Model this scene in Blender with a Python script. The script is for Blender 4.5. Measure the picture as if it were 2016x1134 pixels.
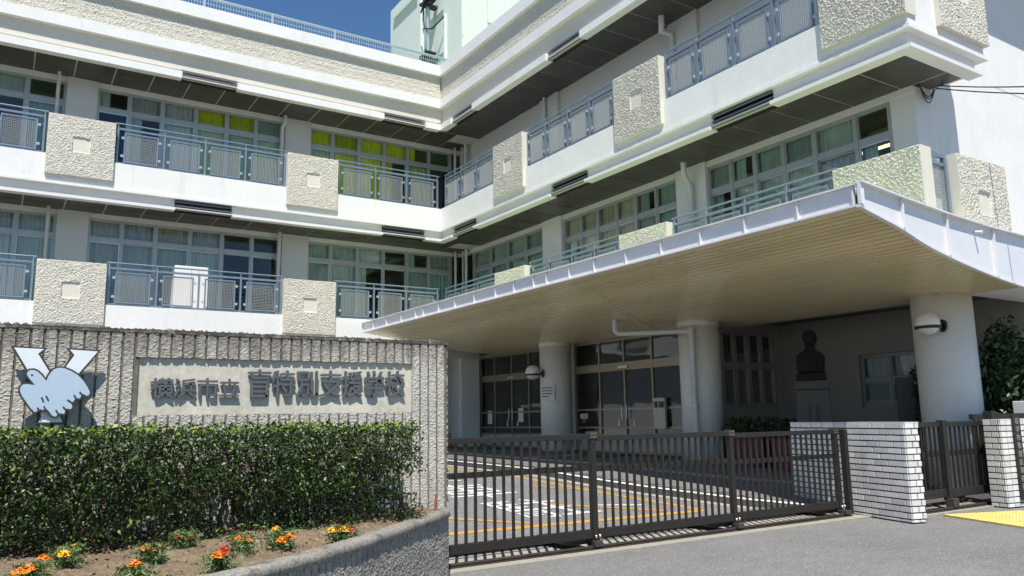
import bpy, bmesh, math, random
import numpy as np
from mathutils import Vector, Matrix
random.seed(7); rng = np.random.default_rng(7)
S = bpy.context.scene
for o in list(bpy.data.objects): bpy.data.objects.remove(o, do_unlink=True)
COL = S.collection

# ------------------------------------------------------------------ camera
H = 1.32
YAW, PITCH, ROLL, FPX = 0.99668965, 0.16272303, -0.01708042, 1558.5
_f = Vector((math.cos(PITCH)*math.cos(YAW), math.cos(PITCH)*math.sin(YAW), math.sin(PITCH)))
_r = Vector((math.sin(YAW), -math.cos(YAW), 0)); _u = _r.cross(_f)
CR = math.cos(ROLL)*_r + math.sin(ROLL)*_u; CU = -math.sin(ROLL)*_r + math.cos(ROLL)*_u; CF = _f
cam = bpy.data.objects.new('camera', bpy.data.cameras.new('camera')); COL.objects.link(cam)
m = Matrix.Identity(4)
for i in range(3): m[i][0], m[i][1], m[i][2] = CR[i], CU[i], -CF[i]
m[2][3] = H
cam.matrix_world = m
cam.data.sensor_width = 36; cam.data.lens = FPX/2016*36; cam.data.clip_end = 3000; cam.data.clip_start = .05
S.camera = cam
def ray(x, y): return CF + CR*((x-1008)/FPX) - CU*((y-567)/FPX)
def on_y(x, y, v):
    d = ray(x, y); t = v/d.y; return Vector((d.x*t, v, H+d.z*t))
def on_z(x, y, z):
    d = ray(x, y); t = (z-H)/d.z; return Vector((d.x*t, d.y*t, z))
def on_x(x, y, v):
    d = ray(x, y); t = v/d.x; return Vector((v, d.y*t, H+d.z*t))

# ------------------------------------------------------------------ light
SUN = Vector((-.26, -.46, 1)).normalized()
el = math.asin(SUN.z); az = math.atan2(SUN.x, SUN.y)
w = bpy.data.worlds.new('World'); S.world = w; w.use_nodes = True
nt = w.node_tree; bg = nt.nodes['Background']
sk = nt.nodes.new('ShaderNodeTexSky'); sk.sky_type = 'NISHITA'; sk.sun_disc = False
sk.sun_elevation = el; sk.sun_rotation = az; sk.air_density = 1.0; sk.dust_density = .0; sk.ozone_density = 3.5
hs = nt.nodes.new('ShaderNodeHueSaturation'); hs.inputs['Saturation'].default_value = 1.15; hs.inputs['Value'].default_value = 1.06
nt.links.new(sk.outputs[0], hs.inputs['Color']); nt.links.new(hs.outputs[0], bg.inputs[0]); bg.inputs[1].default_value = .088
sun = bpy.data.objects.new('sun', bpy.data.lights.new('sun', 'SUN')); COL.objects.link(sun)
sun.data.energy = 5.0; sun.data.angle = math.radians(.53); sun.data.color = (1, .955, .88)
sun.rotation_euler = (-SUN).to_track_quat('-Z', 'Y').to_euler()
S.view_settings.view_transform = 'Standard'; S.view_settings.look = 'None'
S.view_settings.exposure = 0.42; S.view_settings.gamma = 1
S.render.engine = 'CYCLES'
S.cycles.max_bounces = 10; S.cycles.transparent_max_bounces = 24; S.cycles.diffuse_bounces = 5; S.cycles.glossy_bounces = 4
S.cycles.caustics_reflective = False; S.cycles.caustics_refractive = False

# ------------------------------------------------------------------ materials
M = {}
def mat(name, col, rough=.6, metal=0., noise=None, bump=None, spec=.5, rand=0., stain=None, bump2=None, coat=0.):
    """noise=(scale, amount) ; bump=(scale, dist) ; rand = per-object value spread ; stain=(colour, scale, lo, hi, stretch)"""
    ma = bpy.data.materials.new(name); ma.use_nodes = True; n = ma.node_tree.nodes; l = ma.node_tree.links
    b = n['Principled BSDF']; b.inputs['Roughness'].default_value = rough; b.inputs['Metallic'].default_value = metal
    b.inputs['Specular IOR Level'].default_value = spec
    if coat: b.inputs['Coat Weight'].default_value = coat; b.inputs['Coat Roughness'].default_value = .08
    geo = n.new('ShaderNodeNewGeometry')
    c = n.new('ShaderNodeRGB'); c.outputs[0].default_value = (*col, 1); out = c.outputs[0]
    def mixc(fac, a, bcol, mode='MULTIPLY'):
        mx = n.new('ShaderNodeMix'); mx.data_type = 'RGBA'; mx.blend_type = mode
        if isinstance(fac, float): mx.inputs[0].default_value = fac
        else: l.new(fac, mx.inputs[0])
        l.new(a, mx.inputs[6])
        if isinstance(bcol, tuple): mx.inputs[7].default_value = (*bcol, 1)
        else: l.new(bcol, mx.inputs[7])
        return mx.outputs[2]
    def tex(scale, detail=4, stretch=None, rough_=.6):
        t = n.new('ShaderNodeTexNoise'); t.inputs['Scale'].default_value = scale; t.inputs['Detail'].default_value = detail
        t.inputs['Roughness'].default_value = rough_
        if stretch:
            mp = n.new('ShaderNodeMapping'); mp.inputs['Scale'].default_value = stretch
            l.new(geo.outputs['Position'], mp.inputs[0]); l.new(mp.outputs[0], t.inputs[0])
        else: l.new(geo.outputs['Position'], t.inputs[0])
        return t.outputs[0]
    def mr(s, a0, a1, b0, b1):
        q = n.new('ShaderNodeMapRange'); l.new(s, q.inputs[0])
        for i, v in enumerate((a0, a1, b0, b1)): q.inputs[i+1].default_value = v
        return q.outputs[0]
    if noise:
        for sc, am in (noise if isinstance(noise, list) else [noise]):
            v = mr(tex(sc), .25, .75, 1-am, 1+am*.35)
            cb = n.new('ShaderNodeCombineColor'); [l.new(v, cb.inputs[i]) for i in range(3)]
            out = mixc(1., out, cb.outputs[0])
    if stain:
        scol, sc, lo, hi, st = stain
        out = mixc(mr(tex(sc, 5, st, .65), lo, hi, 0, 1), out, scol, 'MIX')
    if rand:
        oi = n.new('ShaderNodeObjectInfo'); v = mr(oi.outputs['Random'], 0, 1, 1-rand, 1+rand*.4)
        cb = n.new('ShaderNodeCombineColor'); [l.new(v, cb.inputs[i]) for i in range(3)]
        out = mixc(1., out, cb.outputs[0])
    l.new(out, b.inputs['Base Color'])
    prev = None
    for bb in (bump, bump2):
        if bb:
            bn = n.new('ShaderNodeBump'); bn.inputs['Strength'].default_value = 1; bn.inputs['Distance'].default_value = bb[1]
            l.new(tex(bb[0], 3), bn.inputs['Height'])
            if prev: l.new(prev, bn.inputs['Normal'])
            prev = bn.outputs[0]
    if prev: l.new(prev, b.inputs['Normal'])
    M[name] = ma; return ma
mat('white_plaster', (.80, .80, .78), .75, noise=[(1.2, .06), (9, .05)], bump=(70, .004), stain=((.60, .59, .54), .9, .57, .85, (3.5, 3.5, .3)))
mat('white_smooth', (.74, .745, .74), .55, noise=[(1.5, .06)], bump=(40, .001))
mat('wall_cool', (.60, .615, .62), .6, noise=[(1.1, .08)], bump=(60, .002))
mat('wall_recess_shaded', (.33, .31, .275), .6, noise=[(1.1, .08)], bump=(60, .002))  # darker copy of the wall paint: deep shade under the canopy put into the colour
mat('window_frame_dark', (.30, .30, .285), .4, .3)
mat('cream_relief', (.67, .64, .545), .8, noise=[(2, .08), (28, .10)], bump=(120, .002))
mat('cream_flat', (.68, .65, .56), .75, noise=(8, .06), bump=(90, .001))
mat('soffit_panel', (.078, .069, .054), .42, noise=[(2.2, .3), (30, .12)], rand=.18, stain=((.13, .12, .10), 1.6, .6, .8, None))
mat('soffit_joint', (.52, .50, .44), .6)
mat('louver_metal', (.16, .17, .185), .45, .3)
mat('dark_void', (.02, .02, .02), .9)
mat('railing_paint', (.205, .265, .345), .38, .25, noise=(6, .1), rand=.05)
mat('railing_mesh', (.52, .54, .55), .45, .3)
mat('bracket_metal', (.70, .70, .68), .35, .6)
mat('window_frame', (.40, .425, .44), .4, .35, noise=(5, .08))
mat('bright_sash', (.55, .60, .64), .35, .4)
mat('pipe_paint', (.62, .62, .60), .5, noise=(4, .08))
mat('interior_wall', (.45, .44, .40), .8)
mat('interior_floor', (.25, .20, .14), .5)
mat('curtain_grey', (.54, .59, .59), .9, noise=(3, .1), rand=.3)
mat('curtain_green', (.40, .52, .47), .9, noise=(3, .1), rand=.3)
mat('curtain_lime', (.62, .70, .02), .9, noise=(3, .1), rand=.3)
mat('curtain_pale', (.52, .62, .34), .9, noise=(3, .1), rand=.3)
mat('curtain_beige', (.62, .57, .42), .9, noise=(3, .1), rand=.3)
mat('fascia_metal', (.79, .79, .81), .42, .1, noise=[(1.4, .06), (7, .04)], stain=((.5, .5, .52), 1.1, .66, .9, (4, 4, .3)))
mat('canopy_board', (.78, .69, .44), .22, noise=[(.8, .08), (12, .05)], rand=.07)
mat('canopy_trim', (.55, .50, .40), .4)
mat('canopy_deck', (.58, .72, .38), .7, noise=(2, .2))
mat('balcony_floor', (.52, .57, .46), .75, noise=(2, .15))
mat('roof_coating', (.34, .55, .22), .7, noise=(1, .15))
mat('column_paint', (.80, .77, .71), .5, noise=[(1.0, .07), (6, .04)], bump=(30, .001))
mat('tower_paint', (.72, .76, .72), .7, noise=[(.6, .06), (4, .05)], bump=(40, .003))
mat('fence_zinc', (.50, .56, .62), .4, .5)
mat('steel_pole', (.55, .60, .65), .35, .7)
mat('black_cable', (.02, .02, .025), .5)
mat('sign_concrete', (.54, .515, .455), .9, noise=[(3, .15), (26, .18), (90, .2)], bump=(160, .003), stain=((.20, .185, .15), 3.0, .56, .80, (1.5, 1.5, .6)))
mat('sign_groove', (.20, .182, .15), .9, noise=[(12, .4), (60, .3)])
def top_stain(ma, z0, z1, col):
    n = ma.node_tree.nodes; l = ma.node_tree.links; b = n['Principled BSDF']; src = b.inputs['Base Color'].links[0].from_socket
    g = n.new('ShaderNodeNewGeometry'); sp = n.new('ShaderNodeSeparateXYZ'); l.new(g.outputs['Position'], sp.inputs[0])
    mp = n.new('ShaderNodeMapping'); mp.inputs['Scale'].default_value = (9, 9, 2.5); l.new(g.outputs['Position'], mp.inputs[0])
    t = n.new('ShaderNodeTexNoise'); t.inputs['Scale'].default_value = 1.6; t.inputs['Detail'].default_value = 6; t.inputs['Roughness'].default_value = .7; l.new(mp.outputs[0], t.inputs[0])
    r = n.new('ShaderNodeMapRange'); l.new(sp.outputs[2], r.inputs[0])
    for i, v in enumerate((z0, z1, -.22, .42)): r.inputs[i+1].default_value = v
    ad = n.new('ShaderNodeMath'); ad.operation = 'ADD'; l.new(t.outputs[0], ad.inputs[0]); l.new(r.outputs[0], ad.inputs[1])
    q = n.new('ShaderNodeMapRange'); l.new(ad.outputs[0], q.inputs[0])
    for i, v in enumerate((.52, .85, 0, .85)): q.inputs[i+1].default_value = v
    mx = n.new('ShaderNodeMix'); mx.data_type = 'RGBA'; l.new(q.outputs[0], mx.inputs[0]); l.new(src, mx.inputs[6]); mx.inputs[7].default_value = (*col, 1); l.new(mx.outputs[2], b.inputs['Base Color'])
top_stain(M['sign_concrete'], 1.55, 1.98, (.15, .135, .11)); top_stain(M['sign_groove'], 1.5, 1.95, (.10, .09, .075))
mat('sign_top', (.12, .11, .09), .95, noise=[(20, .5), (70, .4)], bump=(80, .01), stain=((.34, .32, .28), 14, .5, .7, None))
mat('plate_concrete', (.66, .62, .52), .85, noise=[(3, .22), (24, .18), (90, .12)], bump=(90, .0012), stain=((.62, .63, .62), 2.2, .60, .78, (6, 6, .8)))
mat('planter_concrete', (.45, .43, .385), .9, noise=[(3, .25), (35, .4), (110, .35)], bump=(120, .012), stain=((.17, .16, .14), 4, .56, .74, None))
mat('coping_concrete', (.42, .40, .34), .9, noise=[(4, .3), (45, .5), (120, .4)], bump=(110, .012), stain=((.12, .112, .095), 7, .52, .66, None))
mat('letter_grey', (.12, .128, .142), .42, .2, noise=(6, .1))
mat('emblem_border', (.045, .047, .052), .5, .1)
mat('emblem_white', (.74, .78, .81), .35, noise=(40, .06))
mat('emblem_blue', (.44, .55, .66), .35, noise=(60, .07))
mat('leaf_dark', (.022, .048, .009), .42, noise=(25, .4), spec=.4)
mat('leaf_mid', (.040, .078, .012), .42, noise=(25, .35), spec=.4)
mat('leaf_young', (.20, .27, .04), .45, noise=(25, .3), spec=.35)
mat('leaf_shrub', (.03, .07, .015), .4, noise=(10, .4))
mat('bark', (.075, .062, .05), .9, noise=(40, .4), bump=(60, .004))
mat('soil', (.34, .245, .155), .95, noise=[(5, .35), (40, .5), (130, .4)], bump=(45, .02), bump2=(160, .008))
mat('litter_brown', (.16, .085, .04), .8, noise=(30, .3))
mat('litter_tan', (.40, .30, .17), .8, noise=(30, .3))
mat('marigold_leaf', (.13, .22, .07), .6, noise=(40, .3))
mat('petal_orange', (.85, .22, .01), .55, noise=(60, .2))
mat('petal_deep', (.62, .05, .01), .55, noise=(60, .3))
mat('petal_yellow', (.88, .50, .02), .55, noise=(60, .15))
mat('gate_paint', (.026, .023, .0205), .5, 0, noise=[(8, .2), (60, .15)], spec=.35)
mat('gate_worn', (.06, .047, .042), .55, 0, noise=[(30, .4)])
mat('rail_rust', (.075, .055, .047), .5, .4, noise=[(15, .4)])
mat('bolt_metal', (.6, .58, .52), .3, .8)
mat('tile_white', (.78, .765, .74), .22, noise=[(5, .07), (40, .03)], rand=.2, spec=.5, stain=((.55, .50, .42), 6, .60, .82, None))
mat('tile_joint', (.045, .043, .04), .95)
mat('nameplate_black', (.015, .015, .016), .25)
mat('nameplate_text', (.28, .28, .24), .5)
mat('kerb_stone', (.40, .37, .31), .9, noise=[(20, .25), (80, .25)], bump=(90, .003))
mat('kerb_dark', (.10, .098, .095), .9, noise=[(20, .3), (90, .3)], bump=(90, .005))
mat('white_paint', (.82, .82, .80), .6, noise=[(8, .1), (60, .1)], stain=((.35, .34, .33), 40, .70, .76, None))
mat('orange_paint', (.62, .30, .04), .7, noise=[(8, .2), (60, .2)], stain=((.24, .215, .18), 18, .56, .66, None))
mat('road_white', (.66, .66, .64), .7, noise=[(8, .15), (60, .2)], stain=((.24, .235, .225), 16, .55, .64, None))
mat('concrete_strip', (.40, .375, .31), .9, noise=[(6, .2), (90, .45)], bump=(120, .006))
mat('tactile_yellow', (.72, .57, .18), .6, noise=[(6, .18), (50, .15)], rand=.06, stain=((.36, .29, .12), 10, .62, .75, None))
mat('tactile_beige', (.46, .39, .27), .7, noise=[(10, .15)])
mat('paver', (.19, .183, .175), .8, noise=[(30, .25)], rand=.12)
mat('brass', (.62, .50, .36), .4, .5)
mat('door_frame', (.33, .27, .20), .38, .45, noise=(4, .06))
mat('kick_panel', (.42, .40, .36), .5)
mat('lamp_globe', (.78, .77, .73), .3)
mat('lamp_black', (.025, .022, .022), .4)
mat('bronze_dark', (.016, .014, .012), .7, 0, noise=(12, .3), spec=.2)
mat('pedestal_stone', (.085, .077, .062), .7, noise=[(6, .12), (60, .15)])
mat('planter_red', (.13, .022, .018), .55, noise=(20, .15))
mat('mat_green', (.01, .16, .075), .9, noise=(90, .3))
mat('cone_red', (.45, .07, .045), .6)
mat('peg_rust', (.22, .065, .04), .7, noise=(40, .3))
mat('paper_white', (.72, .71, .66), .7)
mat('ink', (.06, .06, .06), .7)
mat('ink_red', (.5, .06, .06), .7)
mat('metal_cabinet', (.55, .56, .53), .5, noise=(3, .08))
mat('cabinet_white', (.80, .78, .74), .5)
def light_mat(name, col, st):
    ma = bpy.data.materials.new(name); ma.use_nodes = True; n = ma.node_tree.nodes
    b = n['Principled BSDF']; b.inputs['Emission Color'].default_value = (*col, 1); b.inputs['Emission Strength'].default_value = st
    b.inputs['Base Color'].default_value = (.8, .8, .8, 1); M[name] = ma
light_mat('tube_light', (1, .86, .40), 1.6)
def glass_mat(name, tint, base=.05, rough=0.):
    ma = bpy.data.materials.new(name); ma.use_nodes = True; n = ma.node_tree.nodes; l = ma.node_tree.links
    n.remove(n['Principled BSDF']); o = n['Material Output']
    fr = n.new('ShaderNodeFresnel'); fr.inputs[0].default_value = 1.62
    tr = n.new('ShaderNodeBsdfTransparent'); tr.inputs[0].default_value = (*tint, 1)
    gl = n.new('ShaderNodeBsdfGlossy'); gl.inputs['Roughness'].default_value = rough; gl.inputs[0].default_value = (.95, .97, 1, 1)
    mx = n.new('ShaderNodeMixShader'); gb = n.new('ShaderNodeNewGeometry'); fq = n.new('ShaderNodeMath'); fq.operation = 'MULTIPLY_ADD'; fq.inputs[1].default_value = -1; fq.inputs[2].default_value = 1
    l.new(gb.outputs['Backfacing'], fq.inputs[0]); fm_ = n.new('ShaderNodeMath'); fm_.operation = 'MULTIPLY'; l.new(fr.outputs[0], fm_.inputs[0]); l.new(fq.outputs[0], fm_.inputs[1]); l.new(fm_.outputs[0], mx.inputs[0]); l.new(tr.outputs[0], mx.inputs[1]); l.new(gl.outputs[0], mx.inputs[2])
    # slightly wavy float glass
    g = n.new('ShaderNodeNewGeometry'); t = n.new('ShaderNodeTexNoise'); t.inputs['Scale'].default_value = 1.7; t.inputs['Detail'].default_value = 1
    l.new(g.outputs['Position'], t.inputs[0]); bn = n.new('ShaderNodeBump'); bn.inputs['Distance'].default_value = .006; l.new(t.outputs[0], bn.inputs['Height'])
    l.new(bn.outputs[0], gl.inputs['Normal'])
    l.new(mx.outputs[0], o.inputs[0]); M[name] = ma
glass_mat('window_glass', (.92, .95, .94))
glass_mat('entrance_glass', (.72, .72, .70))
def asphalt_mat(name, base, spk):
    ma = mat(name, base, .85, noise=[(.35, .2), (1.7, .15), (6, .12), (160, .45)], bump=(220, .006))
    n = ma.node_tree.nodes; l = ma.node_tree.links; b = n['Principled BSDF']
    src = b.inputs['Base Color'].links[0].from_socket; geo = n.new('ShaderNodeNewGeometry')
    v = n.new('ShaderNodeTexVoronoi'); v.inputs['Scale'].default_value = 55; l.new(geo.outputs['Position'], v.inputs['Vector'])
    r = n.new('ShaderNodeMapRange'); l.new(v.outputs['Distance'], r.inputs[0])
    for i, q in enumerate((.16, .42, 1, 0)): r.inputs[i+1].default_value = q
    g = n.new('ShaderNodeSeparateColor'); l.new(v.outputs['Color'], g.inputs[0])
    th = n.new('ShaderNodeMath'); th.operation = 'GREATER_THAN'; th.inputs[1].default_value = .55; l.new(g.outputs[0], th.inputs[0])
    mu = n.new('ShaderNodeMath'); mu.operation = 'MULTIPLY'; l.new(r.outputs[0], mu.inputs[0]); l.new(th.outputs[0], mu.inputs[1])
    mx = n.new('ShaderNodeMix'); mx.data_type = 'RGBA'; l.new(mu.outputs[0], mx.inputs[0]); l.new(src, mx.inputs[6]); mx.inputs[7].default_value = (*spk, 1)
    l.new(mx.outputs[2], b.inputs['Base Color']); return ma
asphalt_mat('asphalt', (.24, .235, .225), (.44, .43, .41))
asphalt_mat('asphalt_court', (.235, .231, .224), (.50, .49, .46))

# ------------------------------------------------------------------ helpers
WPOS = {}
class MB:
    def __init__(s): s.v = []; s.f = []; s.sm = []; s.mi = []; s.cur = 0
    def add(s, vs, fs, smooth=False):
        b = len(s.v); s.v += [tuple(v) for v in vs]; s.f += [tuple(i+b for i in f) for f in fs]
        s.sm += [smooth]*len(fs); s.mi += [s.cur]*len(fs); return s
    def box(s, x0, x1, y0, y1, z0, z1):
        x0, x1 = sorted((x0, x1)); y0, y1 = sorted((y0, y1)); z0, z1 = sorted((z0, z1))
        v = [(x0,y0,z0),(x1,y0,z0),(x1,y1,z0),(x0,y1,z0),(x0,y0,z1),(x1,y0,z1),(x1,y1,z1),(x0,y1,z1)]
        return s.add(v, [(0,3,2,1),(4,5,6,7),(0,1,5,4),(1,2,6,5),(2,3,7,6),(3,0,4,7)])
    def prism(s, pts, z0, z1):                      # pts: list of (x,y) counter-clockwise
        n = len(pts); v = [(x,y,z0) for x,y in pts]+[(x,y,z1) for x,y in pts]
        return s.add(v, [tuple(range(n))[::-1], tuple(range(n,2*n))]+[(i,(i+1)%n,n+(i+1)%n,n+i) for i in range(n)])
    def tube(s, pts, r, seg=10, cap=True, rads=None):
        pts = [Vector(p) for p in pts]; n = len(pts); rings = []
        up = None
        for i, p in enumerate(pts):
            d = (pts[min(i+1,n-1)]-pts[max(i-1,0)]).normalized()
            if up is None: up = Vector((0,0,1)) if abs(d.z) < .9 else Vector((1,0,0))
            a = d.cross(up).normalized(); up = a.cross(d).normalized(); rr = rads[i] if rads else r
            rings.append([p+a*(rr*math.cos(2*math.pi*k/seg))+up*(rr*math.sin(2*math.pi*k/seg)) for k in range(seg)])
        v = [q for rg in rings for q in rg]
        f = [(i*seg+k, i*seg+(k+1)%seg, (i+1)*seg+(k+1)%seg, (i+1)*seg+k) for i in range(n-1) for k in range(seg)]
        s.add(v, f, True)
        if cap: s.add(rings[0], [tuple(range(seg))]); s.add(rings[-1], [tuple(range(seg))[::-1]])
        return s
    def lathe(s, prof, cx, cy, seg=24, smooth=True, sx=1, sy=1):
        v = [(cx+r*sx*math.cos(2*math.pi*k/seg), cy+r*sy*math.sin(2*math.pi*k/seg), z) for r, z in prof for k in range(seg)]
        n = len(prof); f = [(i*seg+k, i*seg+(k+1)%seg, (i+1)*seg+(k+1)%seg, (i+1)*seg+k) for i in range(n-1) for k in range(seg)]
        f += [tuple(range(seg))[::-1], tuple((n-1)*seg+k for k in range(seg))]
        b = len(s.f); s.add(v, f, smooth); s.sm[-1] = s.sm[-2] = False; return s
    def grid(s, P, smooth=True):                     # P: array (a,b,3)
        a, b = P.shape[:2]; idx = np.arange(a*b).reshape(a,b)
        f = np.stack([idx[:-1,:-1], idx[1:,:-1], idx[1:,1:], idx[:-1,1:]], -1).reshape(-1,4)
        return s.add(P.reshape(-1,3).tolist(), f.tolist(), smooth)
    def mesh(s, name):
        me = bpy.data.meshes.new(name); me.from_pydata(s.v, [], s.f)
        me.polygons.foreach_set('use_smooth', s.sm); me.polygons.foreach_set('material_index', s.mi); me.update(); return me
def setmats(me, mats):
    for x in ([mats] if isinstance(mats, str) else mats): me.materials.append(M[x])
def link(name, me, parent=None, loc=(0,0,0), rz=0.):
    o = bpy.data.objects.new(name, me); COL.objects.link(o); wl = Vector(loc)
    if parent is not None: o.parent = parent; o.location = wl-WPOS[parent.name]
    else: o.location = wl
    o.rotation_euler = (0,0,rz); WPOS[o.name] = wl; return o
def P(name, mb, mats, parent=None, loc=(0,0,0), rz=0., bevel=0.):
    me = mb.mesh(name) if isinstance(mb, MB) else mb
    if isinstance(mb, MB): setmats(me, mats)
    o = link(name, me, parent, loc, rz)
    if bevel:
        b = o.modifiers.new('bevel', 'BEVEL'); b.width = bevel; b.segments = 2; b.limit_method = 'ANGLE'
    return o
def thing(name, label, cat, loc=(0,0,0), group=None):
    o = link(name, None, None, loc); tag(o, label, cat, group); return o
def tag(o, label, cat, group=None):
    o['label'] = label; o['category'] = cat
    if group: o['group'] = group
    return o
def struct(o, kind='structure'): o['kind'] = kind; return o
def vnoise(x, y, seed=0):
    x = np.asarray(x, float); y = np.asarray(y, float); xi = np.floor(x).astype(np.int64); yi = np.floor(y).astype(np.int64); fx = x-xi; fy = y-yi
    fx = fx*fx*(3-2*fx); fy = fy*fy*(3-2*fy)
    def h(a, b):
        k = (a*374761393+b*668265263+seed*1442695041) & 0xffffffff; k = ((k ^ (k >> 13))*1274126177) & 0xffffffff
        return ((k ^ (k >> 16)) & 0xffff)/65535.
    return (h(xi,yi)*(1-fx)+h(xi+1,yi)*fx)*(1-fy)+(h(xi,yi+1)*(1-fx)+h(xi+1,yi+1)*fx)*fy
def text_mesh(ch, thick, name, mats, x0, x1, z0, z1, bold=.0):
    """one character as a solid, fitted in the local box x0..x1, z0..z1 (front towards -Y, depth 0..thick)"""
    cu = bpy.data.curves.new(name, 'FONT'); cu.body = ch; cu.size = 1; cu.extrude = .5; cu.offset = bold; cu.resolution_u = 2
    ob = bpy.data.objects.new(name, cu); COL.objects.link(ob); dg = bpy.context.evaluated_depsgraph_get(); dg.update()
    me = bpy.data.meshes.new_from_object(ob.evaluated_get(dg)); bpy.data.objects.remove(ob); bpy.data.curves.remove(cu)
    n = len(me.vertices); a = np.empty(n*3); me.vertices.foreach_get('co', a); a = a.reshape(-1,3)
    mn, mx = a.min(0), a.max(0); q = np.empty_like(a)
    q[:,0] = x0+(a[:,0]-mn[0])/(mx[0]-mn[0])*(x1-x0); q[:,2] = z0+(a[:,1]-mn[1])/(mx[1]-mn[1])*(z1-z0); q[:,1] = (a[:,2]-mn[2])/(mx[2]-mn[2])*(-thick)
    me.vertices.foreach_set('co', q.ravel()); me.materials.clear(); setmats(me, mats); me.update(); me.name = name; return me

# ------------------------------------------------------------------ ground
ZW = ([-50, 5.8, 6.9, 7.3, 8.1, 10.3, 12.1, 17.4, 40], [0, 0, .02, .09, .19, .30, .40, .47, .5])     # raised paving under the canopy
ZA = ([-50, 7.1, 8.1, 10.3, 12.1, 17.4, 60], [0, 0, .075, .185, .285, .36, .42])                       # court asphalt
zw = lambda y: float(np.interp(y, *ZW)); za = lambda y: float(np.interp(y, *ZA))
mb = MB(); mb.add([(-900,-900,-.012),(900,-900,-.012),(900,7.2,-.012),(-900,7.2,-.012)], [(0,1,2,3)])
mb.add([(-900,7.2,-.012),(900,7.2,-.012),(900,900,-.012),(-900,900,-.012)], [(0,1,2,3)])
struct(P('ground', mb, 'asphalt'))
ys = [7.10, 7.6, 8.1, 9, 10.3, 11.2, 12.1, 14, 17.4, 20, 23]
mb = MB()
for a, b in zip(ys[:-1], ys[1:]): mb.add([(-8,a,za(a)),(10.2,a,za(a)),(10.2,b,za(b)),(-8,b,za(b))], [(0,1,2,3)])
court = struct(P('forecourt', mb, 'asphalt_court'))
# kerb line (plan) : along the court edge of the paving
KERB = [(9.75,6.95),(9.30,7.30),(8.86,7.75),(8.56,8.4),(8.40,9.3),(8.32,10.3),(8.27,11.6),(8.24,13),(8.22,15),(8.2,17.5),(8.2,21.2)]
def kerb_pts(step=.6):
    pts = []; seg = [(Vector(a), Vector(b)) for a, b in zip(KERB[:-1], KERB[1:])]
    for a, b in seg:
        n = max(1, round((b-a).length/step)); pts += [a.lerp(b, i/n) for i in range(n)]
    return pts+[Vector(KERB[-1])]
KP = kerb_pts()
root = struct(link('kerb', None, None, (8.3, 10, 0)))
for i, (a, b) in enumerate(zip(KP[:-1], KP[1:])):
    d = (b-a).normalized(); nrm = Vector((d.y, -d.x)); g = .004     # nrm points to the paving (+X side)
    a2 = a+d*g; b2 = b-d*g
    for (o0, o1, dz0, dz1, mt, nm) in ((0, .11, -.3, .0, 'white_paint', 'kerb_stone'), (-.18, -.006, -.25, -.092, 'kerb_stone', 'gutter_stone')):
        pl = [a2+nrm*o0, b2+nrm*o0, b2+nrm*o1, a2+nrm*o1]; zt = [zw(p.y)+dz1 for p in pl]; zb = [zw(p.y)+dz0 for p in pl]
        m2 = MB(); m2.add([(p.x,p.y,z) for p, z in zip(pl, zb)]+[(p.x,p.y,z) for p, z in zip(pl, zt)], [(0,1,2,3),(4,7,6,5),(0,4,5,1),(1,5,6,2),(2,6,7,3),(3,7,4,0)])
        if nm == 'kerb_stone': m2.mi = [1,0,1,1,1,1]; P(nm, m2, ['white_paint','kerb_dark'], root)
        else: P(nm, m2, mt, root)
# walkway base + pavers
mb = MB(); fine = [6.2, 6.9, 7.3, 8.1, 9.2, 10.3, 11.2, 12.1, 14, 17.4, 21.2]
kx = lambda y: float(np.interp(y, [p[1] for p in KERB], [p[0] for p in KERB]))+.11
for a, b in zip(fine[:-1], fine[1:]):
    xa = 9.95 if a < 6.95 else kx(a); xb = 9.95 if b < 6.95 else kx(b)
    mb.add([(xa,a,zw(a)-.012),(16.5,a,zw(a)-.012),(16.5,b,zw(b)-.012),(xb,b,zw(b)-.012)], [(0,1,2,3)])
mb.add([(8,21.2,zw(21.2)-.012),(16.5,21.2,zw(21.2)-.012),(16.5,23,zw(23)-.012),(8,23,zw(23)-.012)], [(0,1,2,3)])
walk = struct(P('walkway', mb, 'kerb_dark'))
pv = MB(); pv.box(-.194,.194,-.094,.094,-.012,0); pv = pv.mesh('paver'); setmats(pv, 'paver'); cnt = 0; rest = MB()
y = 7.5
while y < 20.8:
    x = kx(y)+.12+ (.2 if int(round(y/.2)) % 2 else 0); sl = math.atan2(zw(y+.1)-zw(y-.1), .2)
    while x+.2 < 12.2:
        if cnt < 300 and y < 12.0:
            o = link('paver', pv, walk, (x+.2, y, zw(y)), 0); o.rotation_euler.x = sl; cnt += 1
        else:
            z = zw(y); s_ = math.tan(sl)*.094
            rest.add([(x+.006,y-.094,z-s_),(x+.394,y-.094,z-s_),(x+.394,y+.094,z+s_),(x+.006,y+.094,z+s_)], [(0,1,2,3)])
        x += .4
    y += .2
struct(P('paver_field', rest, 'paver', walk), 'stuff')
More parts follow.
